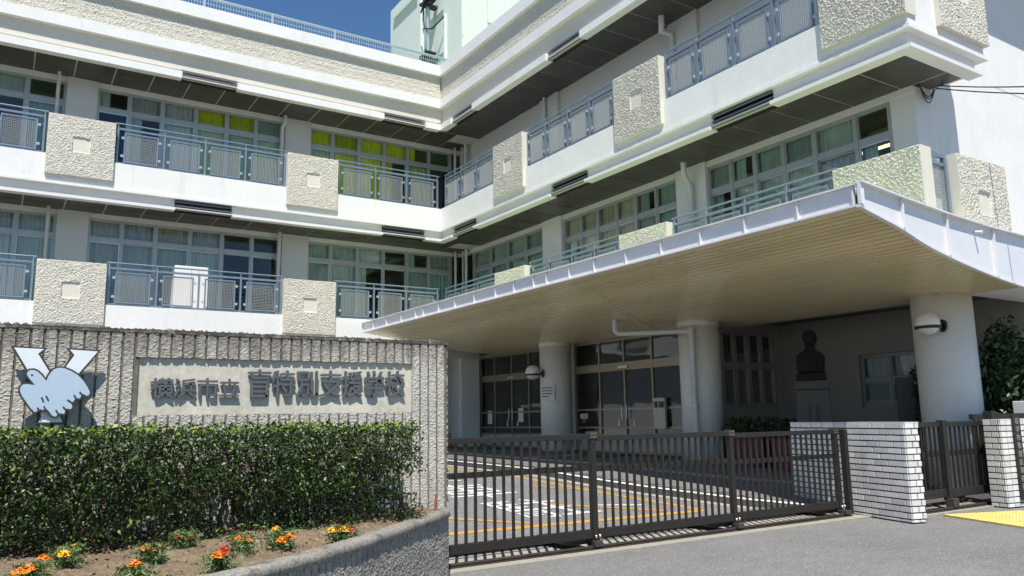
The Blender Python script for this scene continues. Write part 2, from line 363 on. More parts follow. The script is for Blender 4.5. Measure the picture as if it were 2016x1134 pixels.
# beige guidance line on the paving
GL = [(11.1,8.0),(10.6,9.1),(10.25,10.3),(9.95,12),(9.8,14.2),(9.75,16.6),(9.7,20.5)]
tl = MB(); tl.box(-.145,.145,-.145,.145,0,.008)
for i in range(4): tl.box(-.12+.075*i-.0, -.12+.075*i+.035, -.13, .13, .008, .013)
tl = tl.mesh('guide_tile'); setmats(tl, 'tactile_beige')
def lay(path):
    for a, b in zip(path[:-1], path[1:]):
        a = Vector(a); b = Vector(b); n = max(1, int((b-a).length/.3)); d = (b-a).normalized()
        for i in range(n):
            p = a+(b-a)*((i+.5)/n); o = link('guide_tile', tl, walk, (p.x, p.y, zw(p.y)+.004), math.atan2(d.y, d.x)-math.pi/2)
            o.rotation_mode = 'XYZ'; o.rotation_euler.x = math.atan2(zw(p.y+.1)-zw(p.y-.1), .2)
lay(GL); lay([(10.1,15.0),(12.4,15.2)])
# painted lines on the court
def stripe(name, pts, wd, mt='orange_paint', dz=.004):
    m2 = MB()
    for a, b in zip(pts[:-1], pts[1:]):
        a = Vector(a); b = Vector(b); d = (b-a).normalized(); nn = Vector((-d.y, d.x))*wd/2; k = max(1, int((b-a).length/.4))
        for i in range(k):
            p, q = a.lerp(b, i/k), a.lerp(b, (i+1)/k)
            c = [p-nn, q-nn, q+nn, p+nn]; m2.add([(v.x, v.y, za(v.y)+dz) for v in c], [(0,1,2,3)])
    return P(name, m2, mt, court)
stripe('painted_line', [(1.5,8.12),(8.05,7.82)], .12)
KL = [(8.05,7.9),(7.95,9.3),(7.9,10.5),(7.86,13),(7.84,19)]
stripe('painted_line', KL, .10); pass
for x in (3.1, 5.45, 7.55): stripe('painted_line', [(x,8.2-(x-3)*.04),(x-1.05,9.25)], .10, dz=.006)
for y in (10.2, 12.6): stripe('painted_line', [(7.85,y),(7.35,y+.75)], .06, dz=.006)
stripe('painted_line', [(7.05,8.86),(7.65,8.55)], .09, 'road_white')
for ch, y0 in zip('駐車禁止', (8.32, 10.15, 12.0, 13.9)):
    me = text_mesh(ch, .002, 'painted_character', 'road_white', 5.64, 6.78, 0, 1.5, .0)
    n = len(me.vertices); a = np.empty(n*3); me.vertices.foreach_get('co', a); a = a.reshape(-1,3)
    q = a.copy(); q[:,1] = y0+a[:,2]; q[:,2] = np.interp(q[:,1], *ZA)+.004-a[:,1]; me.vertices.foreach_set('co', q.ravel()); me.update()
    link('painted_character', me, court)
# concrete strip with the two gate tracks
mb = MB(); mb.box(-3, 9.5, 6.32, 7.14, -.2, .004); struct(P('concrete_strip', mb, 'concrete_strip'))
mb = MB(); mb.box(9.9, 12.1, 5.92, 6.62, -.2, .004); struct(P('concrete_strip', mb, 'concrete_strip'))
def track(label, x0, x1, y):
    o = thing('gate_track', label, 'track', (x0, y, 0), 'steel tracks in the concrete strips')
    a = MB(); a.box(x0,x1,y-.05,y+.05,.002,.014); P('base_plate', a, 'rail_rust', o)
    a = MB(); a.tube([(x0,y,.026),(x1,y,.026)], .017, 10); P('rail', a, 'rail_rust', o)
track('rusty steel track of the long gate nearest the street', -3, 9.35, 6.53)
track('rusty steel track of the long gate on the school side', -3, 9.35, 7.04)
track('short steel track under the small gate nearest the street', 9.95, 12.05, 6.05)
track('short steel track under the small gate on the school side', 9.95, 12.05, 6.45)
# yellow tactile paving outside the small gate
tp = struct(link('tactile_paving', None, None, (11, 5.5, 0)))
mb = MB(); mb.box(-.147,.147,-.147,.147,-.01,.01)
for i in range(6):
    for j in range(6): mb.lathe([(.014,.01),(.009,.0145)], -.123+.049*i, -.123+.049*j, 6, False)
tt = mb.mesh('tactile_tile'); setmats(tt, 'tactile_yellow')
ang = math.radians(-20)
for i in range(4):
    for j in range(11):
        c = Vector((10.28, 5.84)) + Vector((math.cos(ang), math.sin(ang)))*(.3*i+.15) + Vector((math.sin(ang), -math.cos(ang)))*(.3*j+.15)
        link('tactile_tile', tt, tp, (c.x, c.y, .0), ang)

# ------------------------------------------------------------------ school building
XF, YF, DB = 11.158, 21.248, 1.53           # balcony faces (right wing X, left wing Y) and depth to the window wall
bld = thing('school_building', 'white three-storey school building with balconies, relief panels and dark soffits', 'building', (XF, YF, 0))
class Wing:                                    # u runs along the face, d runs into the building
    def __init__(s, left): s.left = left
    def p(s, u, d, z): return (u, YF+d, z) if s.left else (XF+d, u, z)
    def box(s, mb, u0, u1, d0, d1, z0, z1):
        a = s.p(u0,d0,z0); b = s.p(u1,d1,z1); return mb.box(a[0],b[0],a[1],b[1],a[2],b[2])
LW, RW = Wing(True), Wing(False)
UL0, UR0 = -14.0, 6.10                          # left wing starts far left, right wing ends near the small gate
XEND = 30.
Y_END = 6.95                                   # plane of the end wall of the right wing
def lb(name, mt, d0, d1, z0, z1, wings='LR', u0=None, u1=None):
    pass
# --- slabs: one L-shaped band per level, mitred as two butted boxes plus the return round the near end
def band(name, mt, d, z0, z1, depth=.25, end_x=13.25):
    """a horizontal strip following left wing, right wing and the near end, its outer face at depth d behind the face planes"""
    m2 = MB()
    xi, yi = XF+d, YF+d; yn = UR0+d
    pts_out = [(UL0, yi), (xi, yi), (xi, yn), (end_x, yn)]
    pts_in = [(UL0, yi+depth), (xi+depth, yi+depth), (xi+depth, yn+depth), (end_x, yn+depth)]
    v = [(x,y,z0) for x,y in pts_out+pts_in]+[(x,y,z1) for x,y in pts_out+pts_in]
    f = []
    for i in range(3):
        f += [(i,i+1,5+i,4+i)[::-1], (8+i,8+i+1,8+5+i,8+4+i), (i,i+1,8+i+1,8+i), (4+i,8+4+i,8+5+i,5+i)]
    f += [(0,8,12,4), (3,7,15,11)]
    m2.add(v, f); return P(name, m2, mt, bld)
def slab(zt):
    m2 = MB()
    m2.box(UL0, XF+DB, YF+.02, YF+DB+7, zt-.70, zt-.01); o = P('floor_slab', m2, ['balcony_floor'], bld)
    m2 = MB(); m2.box(XF+.02, 13.3, UR0+.02, Y_END+.05, zt-.70, zt-.01); m2.box(XF+.02, XF+DB+7, Y_END+.051, YF+.019, zt-.70, zt-.01); P('floor_slab', m2, ['balcony_floor'], bld)
    band('slab_edge', 'white_plaster', 0, zt-.665, zt, .3, 13.35)
    band('slab_moulding', 'white_plaster', -.035, zt-.73, zt-.665, .3, 13.42)
for zt in (7.77, 4.19): slab(zt)
FASC = {7.77: (.10, 7.04, 6.795, 6.735), 4.19: (.10, 3.46, 3.215, 3.155)}
def fascia(segL, segR, d, ztop, zmid, zbot, end=True, dl=-.02):
    """board with a lip at its foot, between the vents"""
    def one(wing, u0, u1, b0, b1):
        m2 = MB(); wing.box(m2, b0, b1, d, d+.05, zmid, ztop); wing.box(m2, u0, u1, dl, d+.12, zbot, zmid); P('fascia_board', m2, 'white_smooth', bld)
    for i, (a, b) in enumerate(segL): last = i == len(segL)-1 and segR; one(LW, a, XF+dl if last else b, a, XF+d if last else b)
    for i, (a, b) in enumerate(segR):
        first = i == 0; last = i == len(segR)-1; one(RW, UR0+d+.12 if first else a, YF+d+.12 if last else b, UR0+d+.05 if first else a, YF+d+.05 if last else b)
    if end:
        m2 = MB(); m2.box(XF+d+.0, 13.22, UR0+d, UR0+d+.05, zmid, ztop); m2.box(XF+dl, 13.22, UR0+dl, UR0+d+.12, zbot, zmid)
        m2.box(13.17,13.22,UR0+d+.05,Y_END,zmid,ztop); P('fascia_board', m2, 'white_smooth', bld)
VL = [(3.47,4.9),(9.23,10.63)]; VR = [(19.25,20.55),(14.05,15.45),(8.7,10.13)]
def compl(vs, a, b):
    vs = sorted(vs); out = []
    for s, e in vs: out.append((a, s)); a = e
    out.append((a, b)); return out
SEGL = compl(VL+[(-2.3,-.87)], UL0, XF-.02); SEGR = compl(VR, UR0+.13, YF-.02)
fascia(SEGL, SEGR, .10, 7.04, 6.80, 6.735)
fascia([q for q in SEGL if q[1] < 4], [], .10, 3.46, 3.22, 3.155, False)
def louver(wing, u0, u1, z0, z1, d=.04):
    m2 = MB(); wing.box(m2, u0, u1, d+.16, d+.2, z0, z1); o = P('louver', m2, 'dark_void', bld)
    for k in range(3):
        z = z0+(z1-z0)*(k+.5)/3; s_ = MB(); h = (z1-z0)/3*.30
        a = [wing.p(u0+.01,d,z-h), wing.p(u1-.01,d,z-h), wing.p(u1-.01,d+.12,z+h+.02), wing.p(u0+.01,d+.12,z+h+.02)]
        s_.add(a+[(x,y,zz+.035) for x,y,zz in a], [(0,1,2,3),(4,7,6,5),(0,4,5,1),(1,5,6,2),(2,6,7,3),(3,7,4,0)]); P('slat', s_, 'louver_metal', o)
for u0, u1 in VL+[(-2.3,-.87)]: louver(LW, u0, u1, 10.33, 10.60, .06); louver(LW, u0, u1, 6.74, 7.03)
for u0, u1 in VR: louver(RW, u0, u1, 10.33, 10.60, .06); louver(RW, u0, u1, 6.74, 7.03)
# --- roof edge
band('roof_fascia', 'white_smooth', .20, 10.52, 11.04, .2, XEND)
band('roof_moulding', 'cream_flat', .13, 11.0, 11.04, .15, XEND)
band('roof_ledge', 'white_plaster', -.06, 11.04, 11.32, .45, XEND)
band('roof_cap', 'white_plaster', -.07, 12.12, 12.47, .42, XEND)
for s_ in SEGL:
    m2 = MB(); LW.box(m2, s_[0], s_[1], -.02, .2, 10.33, 10.519); P('soffit_lip', m2, 'white_plaster', bld)
for s_ in SEGR:
    m2 = MB(); RW.box(m2, s_[0], s_[1], -.02, .2, 10.33, 10.519); P('soffit_lip', m2, 'white_plaster', bld)
m2 = MB(); m2.box(XF-.02, XEND, UR0-.02, UR0+.2, 10.33, 10.519); P('soffit_lip', m2, 'white_plaster', bld)
# bolt heads on the ledge
bm_ = MB(); bm_.lathe([(.018,0),(.014,.012)], 0, 0, 8); bolt = bm_.mesh('bolt'); setmats(bolt, 'wall_cool')
# rough band of the parapet (real relief)
def relief(n_u, n_w, su, sw, amp=.014, seed=3, fade=.02):
    u = np.linspace(0, su, n_u); wv = np.linspace(0, sw, n_w); U, Wv = np.meshgrid(u, wv, indexing='ij')
    n1 = vnoise(U/.0165+vnoise(U/.03, Wv/.03, seed+5)*1.1, Wv/.0135, seed); n2 = vnoise(U/.011, Wv/.010, seed+1); n3 = vnoise(U/.12, Wv/.12, seed+2)
    hgt = amp*(1.5*np.abs(n1-.5)*2 + .45*n2 + .35*n3 - .9)
    edge = np.minimum.reduce([U, su-U, Wv, sw-Wv]); hgt *= np.clip(edge/fade, 0, 1); return U, Wv, hgt
U, Wv, hg = relief(2200, 66, XF-UL0, .81, .0155, 11)
G = np.stack([UL0+U, YF+.05-hg, 11.315+Wv], -1); m2 = MB(); m2.grid(G); P('parapet', m2, 'cream_relief', bld)
U, Wv, hg = relief(1300, 66, YF+.05-UR0, .81, .0145, 12)
G = np.stack([XF+.05-hg, UR0+U, 11.315+Wv], -1); m2 = MB(); m2.grid(G[:, ::-1]); P('parapet', m2, 'cream_relief', bld)
m2 = MB(); m2.box(UL0, XF+.3, YF+.09, YF+.34, 10.6, 12.13); m2.box(XF+.09, XF+.34, UR0+.1, YF+.089, 10.6, 12.13)
m2.box(XF+.09, XEND, UR0+.05, UR0+.3, 10.6, 12.13); P('parapet_core', m2, 'cream_flat', bld)
m2 = MB(); m2.box(UL0, XF+.05, YF+.35, YF+9, 11.9, 12.02); m2.box(XF+.35, XEND, UR0+.31, YF+9, 11.9, 12.021); P('roof', m2, 'roof_coating', bld)
# --- dark panelled soffits over the balconies
def soffit(z, left=True, right=True):
    gap = .017
    m2 = MB(); m2.box(UL0, XF+DB, YF+.03, YF+DB, z+.012, z+.05); m2.box(XF+.03, XF+DB, UR0+.03, YF+.029, z+.012, z+.05); P('soffit_joint', m2, 'soffit_joint', bld)
    du = [(.16, .86), (.86, 1.50)]; k = 0
    u = -2.55
    while u < XF+DB-.2:
        for d0, d1 in du:
            if u > XF and d0 < .5: continue
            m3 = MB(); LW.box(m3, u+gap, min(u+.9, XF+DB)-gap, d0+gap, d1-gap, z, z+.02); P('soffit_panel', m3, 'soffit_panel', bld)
        u += .9
    u = 6.26
    while u < YF+.1:
        for d0, d1 in [(.16, 1.50)]:
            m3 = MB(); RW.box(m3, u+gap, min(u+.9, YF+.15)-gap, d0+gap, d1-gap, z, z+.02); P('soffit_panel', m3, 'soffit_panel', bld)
        u += .9
soffit(10.36); soffit(6.775)
m2 = MB(); m2.box(XF+DB+.01, XEND, UR0+.2, Y_END, 10.38, 10.42); P('soffit_panel', m2, 'soffit_panel', bld)
m2 = MB(); m2.box(XF+DB+.01, 13.16, UR0+.25, Y_END-.01, 6.80, 6.83); P('soffit_panel', m2, 'soffit_panel', bld)
m2 = MB(); m2.box(15.5, XEND, Y_END-.004, Y_END, 7.36, 7.38); P('wall_seam', m2, 'wall_cool', bld)
# --- back walls: pilasters, headers, solid wall
PL = [(-4.9,-4.2), (.92,1.65), (6.66,7.46)]; PR = [(16.95,17.85), (11.65,12.55)]
def pil(wing, u0, u1, z0, z1, mt='wall_cool'):
    m2 = MB(); wing.box(m2, u0, u1, DB-.10, DB+.35, z0, z1); P('pilaster', m2, mt, bld, bevel=.015)
for z0, z1 in ((7.77,10.37), (4.19,6.787), (0,3.16)):
    for a, b in PL: pil(LW, a, b, z0, z1)
for z0, z1 in ((7.77,10.37), (4.19,6.787)):
    for a, b in PR: pil(RW, a, b, z0, z1, 'white_smooth' if z0 < 5 else 'wall_cool')
# right wing third floor: plain wall; headers elsewhere
m2 = MB(); RW.box(m2, 6.96, YF+DB-.001, DB+.0, DB+.2, 7.76, 10.37); P('wall', m2, 'wall_cool', bld)
for z0, z1 in ((10.235,10.37), (6.66,6.787)):
    m2 = MB(); LW.box(m2, UL0, XF+DB, DB-.03, DB+.12, z0, z1); P('header', m2, 'white_smooth', bld)
m2 = MB(); RW.box(m2, 6.96, YF+DB-.031, DB-.03, DB+.12, 6.66, 6.786); P('header', m2, 'white_smooth', bld)
# corner post block of the near end and the tall end wall
m2 = MB(); m2.box(XF+DB-.02, XF+DB+.5, Y_END-.001, 7.40, 4.19, 6.787); P('corner_pillar', m2, 'white_smooth', bld, bevel=.02)
m2 = MB(); m2.box(XF+DB+.2, XEND, Y_END, Y_END+.3, 3.45, 11.9); m2.box(15.74, XEND, Y_END+.02, Y_END+.3, 0, 3.449); P('wall', m2, 'white_plaster', bld)
# left wing ground-floor wall, interiors
m2 = MB(); m2.box(UL0, 12.94, 22.0, 22.2, 0, 3.5); P('wall', m2, 'white_smooth', bld)
m2 = MB(); zf = 0.45
m2.box(UL0-.2, UL0, YF+.3, YF+9, 0, 12); m2.box(UL0, 20.2, YF+8.8, YF+9, 0, 12); m2.box(20, 20.2, Y_END+.31, YF+8.8, 0, 12)
m2.box(16.6, 16.7, 6.96+.31, 22.7, 3.5, 11.9); m2.box(12.95, 20, 23.0, 23.1, 0, 3.4); P('interior_wall', m2, 'interior_wall', bld)
for x in (1.3, 7.1):
    m2 = MB(); m2.box(x-.06, x+.06, YF+DB+.36, YF+8.7, 4.19, 11.8); P('interior_wall', m2, 'interior_wall', bld)
for y in (17.4, 12.1):
    m2 = MB(); m2.box(XF+DB+.36, 16.59, y-.06, y+.06, 4.19, 6.9); P('interior_wall', m2, 'interior_wall', bld)
# --- windows
def curtain_mesh(wing, u0, u1, z0, z1, d, mt, ph):
    n = max(8, int(abs(u1-u0)/.018)); us = np.linspace(u0, u1, n); t = np.linspace(0, 1, 4)
    w_ = .028*np.sin(us*52+ph*3.1+np.sin(us*9+ph)*1.6)+.012*np.sin(us*131+ph)
    rows = []
    for tt in t:
        z = z1-(z1-z0)*tt; rows.append([wing.p(u+(.01*math.sin(u*23+ph)*tt), d+w_[i]*(.6+.4*tt), z) for i, u in enumerate(us)])
    m2 = MB(); m2.grid(np.array(rows)); return m2
CM = {'g':'curtain_green', 'c':'curtain_grey', 'y':'curtain_lime', 'p':'curtain_pale', 'b':'curtain_beige'}
def window(wing, us, z0, zt, ztr, up, lo, d=DB, door=True, glass='window_glass', fr='window_frame'):
    us = sorted(us); m2 = MB(); wd = .035
    for i, u in enumerate(us):
        k = wd*1.5 if i % 2 == 0 else wd
        wing.box(m2, u-k, u+k, d+.0, d+.10, z0, zt)
    for a, b in zip(us[:-1], us[1:]):
        for zz0, zz1 in ((zt-.05, zt), (ztr-.055, ztr+.055), (z0, z0+.12)): wing.box(m2, a+.03, b-.03, d+.012, d+.09, zz0, zz1)
    o = P('window', m2, fr, bld)
    for i, (a, b) in enumerate(zip(us[:-1], us[1:])):
        for zz0, zz1, pat, nm in ((ztr+.055, zt-.05, up, 'upper'), (z0+.12, ztr-.055, lo, 'lower')):
            s_ = MB(); e = .028; off = .03 if (i % 2 and nm == 'lower') else .0
            A, B = a+.035, b-.035; q = d+.02+off
            wing.box(s_, A, A+e, q, q+.035, zz0, zz1); wing.box(s_, B-e, B, q, q+.035, zz0, zz1)
            wing.box(s_, A+e, B-e, q, q+.035, zz0, zz0+e); wing.box(s_, A+e, B-e, q, q+.035, zz1-e, zz1)
            P('sash', s_, 'bright_sash' if (nm == 'lower' and i % 3 != 1 and fr == 'window_frame') else fr, o)
            g_ = MB(); wing.box(g_, A+e-.004, B-e+.004, q+.014, q+.02, zz0+e-.004, zz1-e+.004); P('pane', g_, glass, o)
            pt = pat[i % len(pat)]; cd = d+.15
            if pt == 'o': continue
            col = CM[pt.lower()]; f0, f1 = A-.03, B+.03
            if pt.isupper(): f1 = A+(B-A)*.40 if wing.left else f1; f0 = f0 if wing.left else B-(B-A)*.45
            c_ = curtain_mesh(wing, f0, f1, zz0-.05, zz1+.03, cd, col, i*1.7+zz0); P('curtain', c_, col, o)
    return o
LB = [[-4.2,-3.35,-2.5,-1.65,-.8,.05,.92], [1.65,2.44,3.27,4.15,5.0,5.83,6.66], [7.46,8.19,9.05,9.92,10.73,11.52,12.32]]
window(LW, LB[0], 7.79, 10.235, 9.66, 'cocogo', 'ocogog'); window(LW, LB[1], 7.79, 10.235, 9.66, 'Gccyyg', 'oGcppp'); window(LW, LB[2], 7.79, 10.235, 9.66, 'yyyyYo', 'pyyYpo')
window(LW, LB[0], 4.21, 6.66, 6.10, 'cocccc', 'cccccc'); window(LW, LB[1], 4.21, 6.66, 6.10, 'ccbcoo', 'ccccoo'); window(LW, LB[2], 4.21, 6.66, 6.10, 'ggcoGg', 'ggGogg')
RB = [[17.95,18.87,19.84,20.86,21.9], [12.62,13.32,14.04,14.76,15.5,16.21,16.93], [7.42,8.1,8.97,9.68,10.39,11.02,11.66]]
window(RW, RB[0], 4.21, 6.66, 6.07, 'gggg', 'gggg'); window(RW, RB[1], 4.21, 6.66, 6.07, 'gGbbbb', 'ggbbbG'); window(RW, RB[2], 4.21, 6.66, 6.07, 'ogggGg', 'GcggcG')
# lit ceiling tubes seen through three windows
def tube_lamp(label, c, dx, dy):
    o = thing('ceiling_lamp', label, 'lamp', c, 'lit tube lamps inside the rooms')
    a = MB(); a.box(c[0]-dx-.03,c[0]+dx+.03,c[1]-dy-.06,c[1]+dy+.06,c[2]+.0,c[2]+.06); P('lamp_body', a, 'white_smooth', o)
    a = MB(); a.tube([(c[0]-dx,c[1]-dy,c[2]-.03),(c[0]+dx,c[1]+dy,c[2]-.03)], .03, 8); P('tube', a, 'tube_light', o)
    for q_ in (-.7, .7): P('hanger', MB().tube([(c[0]+dx*q_,c[1]+dy*q_,c[2]+.06),(c[0]+dx*q_,c[1]+dy*q_,7.07)], .008, 6), 'steel_pole', o)
tube_lamp('yellow lit tube lamp inside second-floor room beside the inner corner', (10.95, 24.9, 6.60), .62, 0)
tube_lamp('small lit tube lamp behind the last right-hand second-floor window', (14.1, 8.55, 6.42), 0, .45)
tube_lamp('lit tube lamp glimpsed in the middle second-floor room of the right wing', (14.2, 20.6, 6.3), 0, .5)
# --- relief panels
def panel_mesh(wd, ht, n):
    U, Wv, hg = relief(int(wd/.0095), int(ht/.0095), wd, ht, .0142, n, .012)
    cu, cw = wd/2, ht*.53; hs = .19
    ins = (np.abs(U-cu) < hs) & (np.abs(Wv-cw) < hs); hg = np.where(ins, -.024, hg)
    G = np.stack([U-wd/2, -.085-hg, Wv-ht/2], -1); m2 = MB(); m2.grid(G); nf = len(m2.f)
    m2.box(-wd/2, wd/2, -.0845, .2, -ht/2, ht/2)
    del m2.f[nf+2], m2.sm[nf+2], m2.mi[nf+2]       # open front, closed by the relief
    cc = m2.v; fi = []
    for f in m2.f[:nf]:
        x = sum(cc[i][0] for i in f)/4; z = sum(cc[i][2] for i in f)/4
        fi.append(1 if (abs(x) < hs-.008 and abs(z+ht/2-cw) < hs-.008) else 0)
    m2.mi = fi+[1]*(len(m2.f)-nf); me = m2.mesh('relief_panel'); setmats(me, ['cream_relief','cream_flat']); return me
PM = [panel_mesh(1.46, 1.49, s) for s in (21, 22, 23)]; NP_ = [0]
def panel(wing, u, z0, d=0.):
    c = wing.p(u, d, z0+.745); link('relief_panel', PM[NP_[0] % 3], bld, c, 0 if wing.left else -math.pi/2); NP_[0] += 1
for zt in (7.77, 4.19):
    for u in (-4.53, 1.26, 7.05): panel(LW, u, zt-.50)
    for u in (17.25, 12.09): panel(RW, u, zt-.50)
    panel(RW, 6.80, zt-.50)
    c = (12.68, UR0, zt-.50+.745); link('relief_panel', PM[NP_[0] % 3], bld, c, 0); NP_[0] += 1
# --- railings
wm = MB(); W_, H_ = .74, .70; nx, nz = 18, 17
for i in range(nx+1):
    x = -W_/2+W_*i/nx; wm.box(x-.0027, x+.0027, -.006, .002, -H_/2, H_/2)
for j in range(nz+1):
    z = -H_/2+H_*j/nz; wm.box(-W_/2, W_/2, -.001, .007, z-.0027, z+.0027)
wm = wm.mesh('wire_mesh'); setmats(wm, 'railing_mesh')
fm = MB()
for a in ((-W_/2-.035, -W_/2, -H_/2-.035, H_/2+.035), (W_/2, W_/2+.035, -H_/2-.035, H_/2+.035)): fm.box(a[0],a[1],-.02,.02,a[2],a[3])
for z in (-H_/2-.035, H_/2): fm.box(-W_/2, W_/2, -.0195, .0195, z, z+.035)
fm = fm.mesh('panel_frame'); setmats(fm, 'railing_paint')
pm = MB(); pm.box(-.022, .022, -.03, .03, 0, .93); pm = pm.mesh('post'); setmats(pm, 'railing_paint')
bk = MB(); bk.box(-.03,.03,-.028,-.012,-.03,.03); bk.box(-.012,.012,-.04,-.028,-.012,.012); bk = bk.mesh('bracket'); setmats(bk, 'bracket_metal')
def railing(wing, us, zt, d=.10):
    us = sorted(us); rz = 0 if wing.left else -math.pi/2
    m2 = MB(); m2.tube([wing.p(us[0]-.06, d, zt+1.06), wing.p(us[-1]+.06, d, zt+1.06)], .021, 8)
    wing.box(m2, us[0], us[-1], d-.03, d+.03, zt+.90, zt+.95); wing.box(m2, us[0], us[-1], d-.012, d+.012, zt+.03, zt+.055)
    o = P('railing', m2, 'railing_paint', bld)
    for u in us:
        link('post', pm, o, wing.p(u, d, zt), rz)
        st = MB(); st.tube([wing.p(u, d, zt+.93), wing.p(u, d, zt+1.06)], .009, 6); P('stanchion', st, 'bracket_metal', o)
    for a, b in zip(us[:-1], us[1:]):
        c = (a+b)/2; sx = (b-a)/1.08
        for me, nm in ((fm, 'panel_frame'), (wm, 'wire_mesh')):
            q = link(nm, me, o, wing.p(c, d-.01, zt+.455), rz); q.scale.x = sx*.98
        for uu in (c-.43*sx, c+.43*sx):
            for dz in (.22, .69): link('bracket', bk, o, wing.p(uu, d-.01, zt+dz), rz)
RLL = [[-3.7,-2.66,-1.6,-.57,.46], [2.06,3.15,4.16,5.21,6.28], [7.85,9.0,10.02,11.08]]
RLR = [[7.62,8.57,9.49,10.44,11.31], [13.0,13.87,14.74,15.67,16.5], [18.1,19.16,20.1,21.1]]
for zt in (7.77, 4.19):
    for us in RLL: railing(LW, us, zt)
    for us in RLR: railing(RW, us, zt)
# mesh screen on the near end, between the two panels
for zt in (4.19, 7.77):
    m2 = MB(); m2.box(11.24, 11.93, UR0+.06, UR0+.11, zt+.93, zt+.99); m2.box(11.86,11.93,UR0+.05,UR0+.12,zt,zt+.929); m2.box(11.24,11.93,UR0+.06,UR0+.11,zt+.80,zt+.84)
    o = P('railing', m2, 'railing_paint', bld); q = link('wire_mesh', wm, o, (11.55, UR0+.09, zt+.43)); q.scale.x = .84; q.scale.z = 1.05
# --- downpipes
def pipe(pts, r=.055, mt='pipe_paint', bands=True):
    m2 = MB(); m2.tube(pts, r, 12); o = P('downpipe', m2, mt, bld)
    for a, b in zip(pts[:-1], pts[1:]):
        a, b = Vector(a), Vector(b)
        if bands and (b-a).length > 1:
            c = a.lerp(b, .42); d = (b-a).normalized()*.02; m3 = MB(); m3.tube([c-d, c+d], r+.008, 12); P('pipe_clip', m3, 'steel_pole', o)
pipe([LW.p(.72,1.25,10.36), LW.p(.72,1.25,7.77)], .045); pipe([LW.p(6.62,1.3,10.36), LW.p(6.62,1.3,10.15), LW.p(6.55,1.36,10.0), LW.p(6.55,1.36,7.77)])
pipe([LW.p(.72,1.25,6.78), LW.p(.72,1.25,4.19)], .045); pipe([LW.p(6.55,1.3,6.78), LW.p(6.55,1.36,4.19)])
for z0, z1 in ((7.77,10.36), (4.19,6.78)):
    for k, (x, y) in enumerate(((12.38,22.55),(12.55,22.35),(12.5,22.05))): pipe([(x,y,z1),(x,y,z0)], (.045,.03,.05)[k])
pipe([RW.p(12.3,1.0,10.36), RW.p(12.3,1.0,10.12), RW.p(12.38,1.05,10.05), RW.p(12.38,1.36,10.05), RW.p(12.38,1.38,9.9), RW.p(12.38,1.38,7.77)], .07)
pipe([RW.p(11.95,1.1,6.78), RW.p(11.95,1.1,6.5), RW.p(12.0,1.33,6.3), RW.p(12.0,1.33,4.19)], .065)
pipe([RW.p(17.5,1.36,10.36), RW.p(17.5,1.36,7.77)], .05)
# wall seams on the end wall
for q_ in (on_y(132,78,YF+.199), on_y(860,238,YF+.199)):
    rg = MB(); rg.tube([(q_.x+.07*math.cos(t), q_.y-.004, q_.z+.07*math.sin(t)) for t in np.linspace(0, 2*math.pi, 25)], .008, 6); P('vent_ring', rg, 'louver_metal', bld)
# ------------------------------------------------------------------ roof fence
rf = thing('roof_fence', 'low galvanised wire mesh fence along the roof edge of the left wing', 'fence', (2, YF+.85, 12.0))
pf = MB(); pf.box(-.03,.03,-.03,.03,0,1.22); pf = pf.mesh('fence_post'); setmats(pf, 'fence_zinc')
fw = MB(); L_ = 1.86
for i in range(25): x = -L_/2+L_*i/24; fw.box(x-.006,x+.006,-.006,.006,.1,1.16)
for j in range(9): z = .1+1.06*j/8; fw.box(-L_/2,L_/2,-.008,.008,z-.006,z+.006)
fw = fw.mesh('mesh_sheet'); setmats(fw, 'fence_zinc')
x = -3.6; yfn = YF+.85
while x < 14.5:
    link('fence_post', pf, rf, (x, yfn, 12.02))
    if x < 14: link('mesh_sheet', fw, rf, (x+.96, yfn-.03, 12.02))
    x += 1.92
a = MB(); a.tube([(-3.6,yfn,13.24),(14.3,yfn,13.24)], .03, 8); P('top_rail', a, 'fence_zinc', rf)
# ------------------------------------------------------------------ roof tower
tw = thing('roof_tower', 'tall pale stair tower rising from the roof behind the inner corner', 'tower', (14.5, 25.65, 12))
m2 = MB(); m2.box(14.5, 24, 25.65, 32.75, 12.0, 20.7); P('wall', m2, 'tower_paint', tw, bevel=.03)
def strip(x0,x1,y0,y1,z0,z1,mt='tower_paint'): m_ = MB(); m_.box(x0,x1,y0,y1,z0,z1); P('wall_rib', m_, mt, tw)
strip(14.34,14.5,29.2,29.5,12,20.7); strip(14.38,14.5,29.5,32.2,20.0,20.3); strip(14.42,14.5,25.65,27.2,12,20.69)
strip(14.44,14.5,25.65,29.2,18.2,18.24,'wall_cool'); strip(14.44,14.5,25.65,32.7,16.3,16.34,'wall_cool')
for x in (15.6, 17.4): strip(x,x+.03,25.62,25.65,12,20.7,'wall_cool')
for z in (15.2, 17.2, 19.2): strip(15.6,23,25.615,25.648,z,z+.03,'wall_cool')
pl = thing('roof_mast', 'thin steel mast with black cable clamps on the pale roof tower', 'mast', (14.1, 28.0, 12))
a = MB(); a.tube([(14.1,28.0,15.9),(14.1,28.0,21.0)], .07, 10); P('pole', a, 'steel_pole', pl)
for z in (16.2, 18.6):
    a = MB(); a.box(13.95,14.5,27.85,28.15,z-.05,z+.05); a.box(13.9,14.3,27.6,28.4,z+.12,z+.2); a.tube([(14.0,27.5,z-.1),(14.0,28.5,z+.3)], .05, 6); a.tube([(13.9,27.75,z+.3),(13.9,28.25,z-.25)], .04, 6); P('clamp', a, 'black_cable', pl)
a = MB(); a.tube([(14.0,28.15,20.9),(13.98,28.18,18.0),(14.0,28.1,17.6),(14.1,27.6,17.4),(14.35,27.0,17.75)], .035, 6); P('cable', a, 'black_cable', pl)
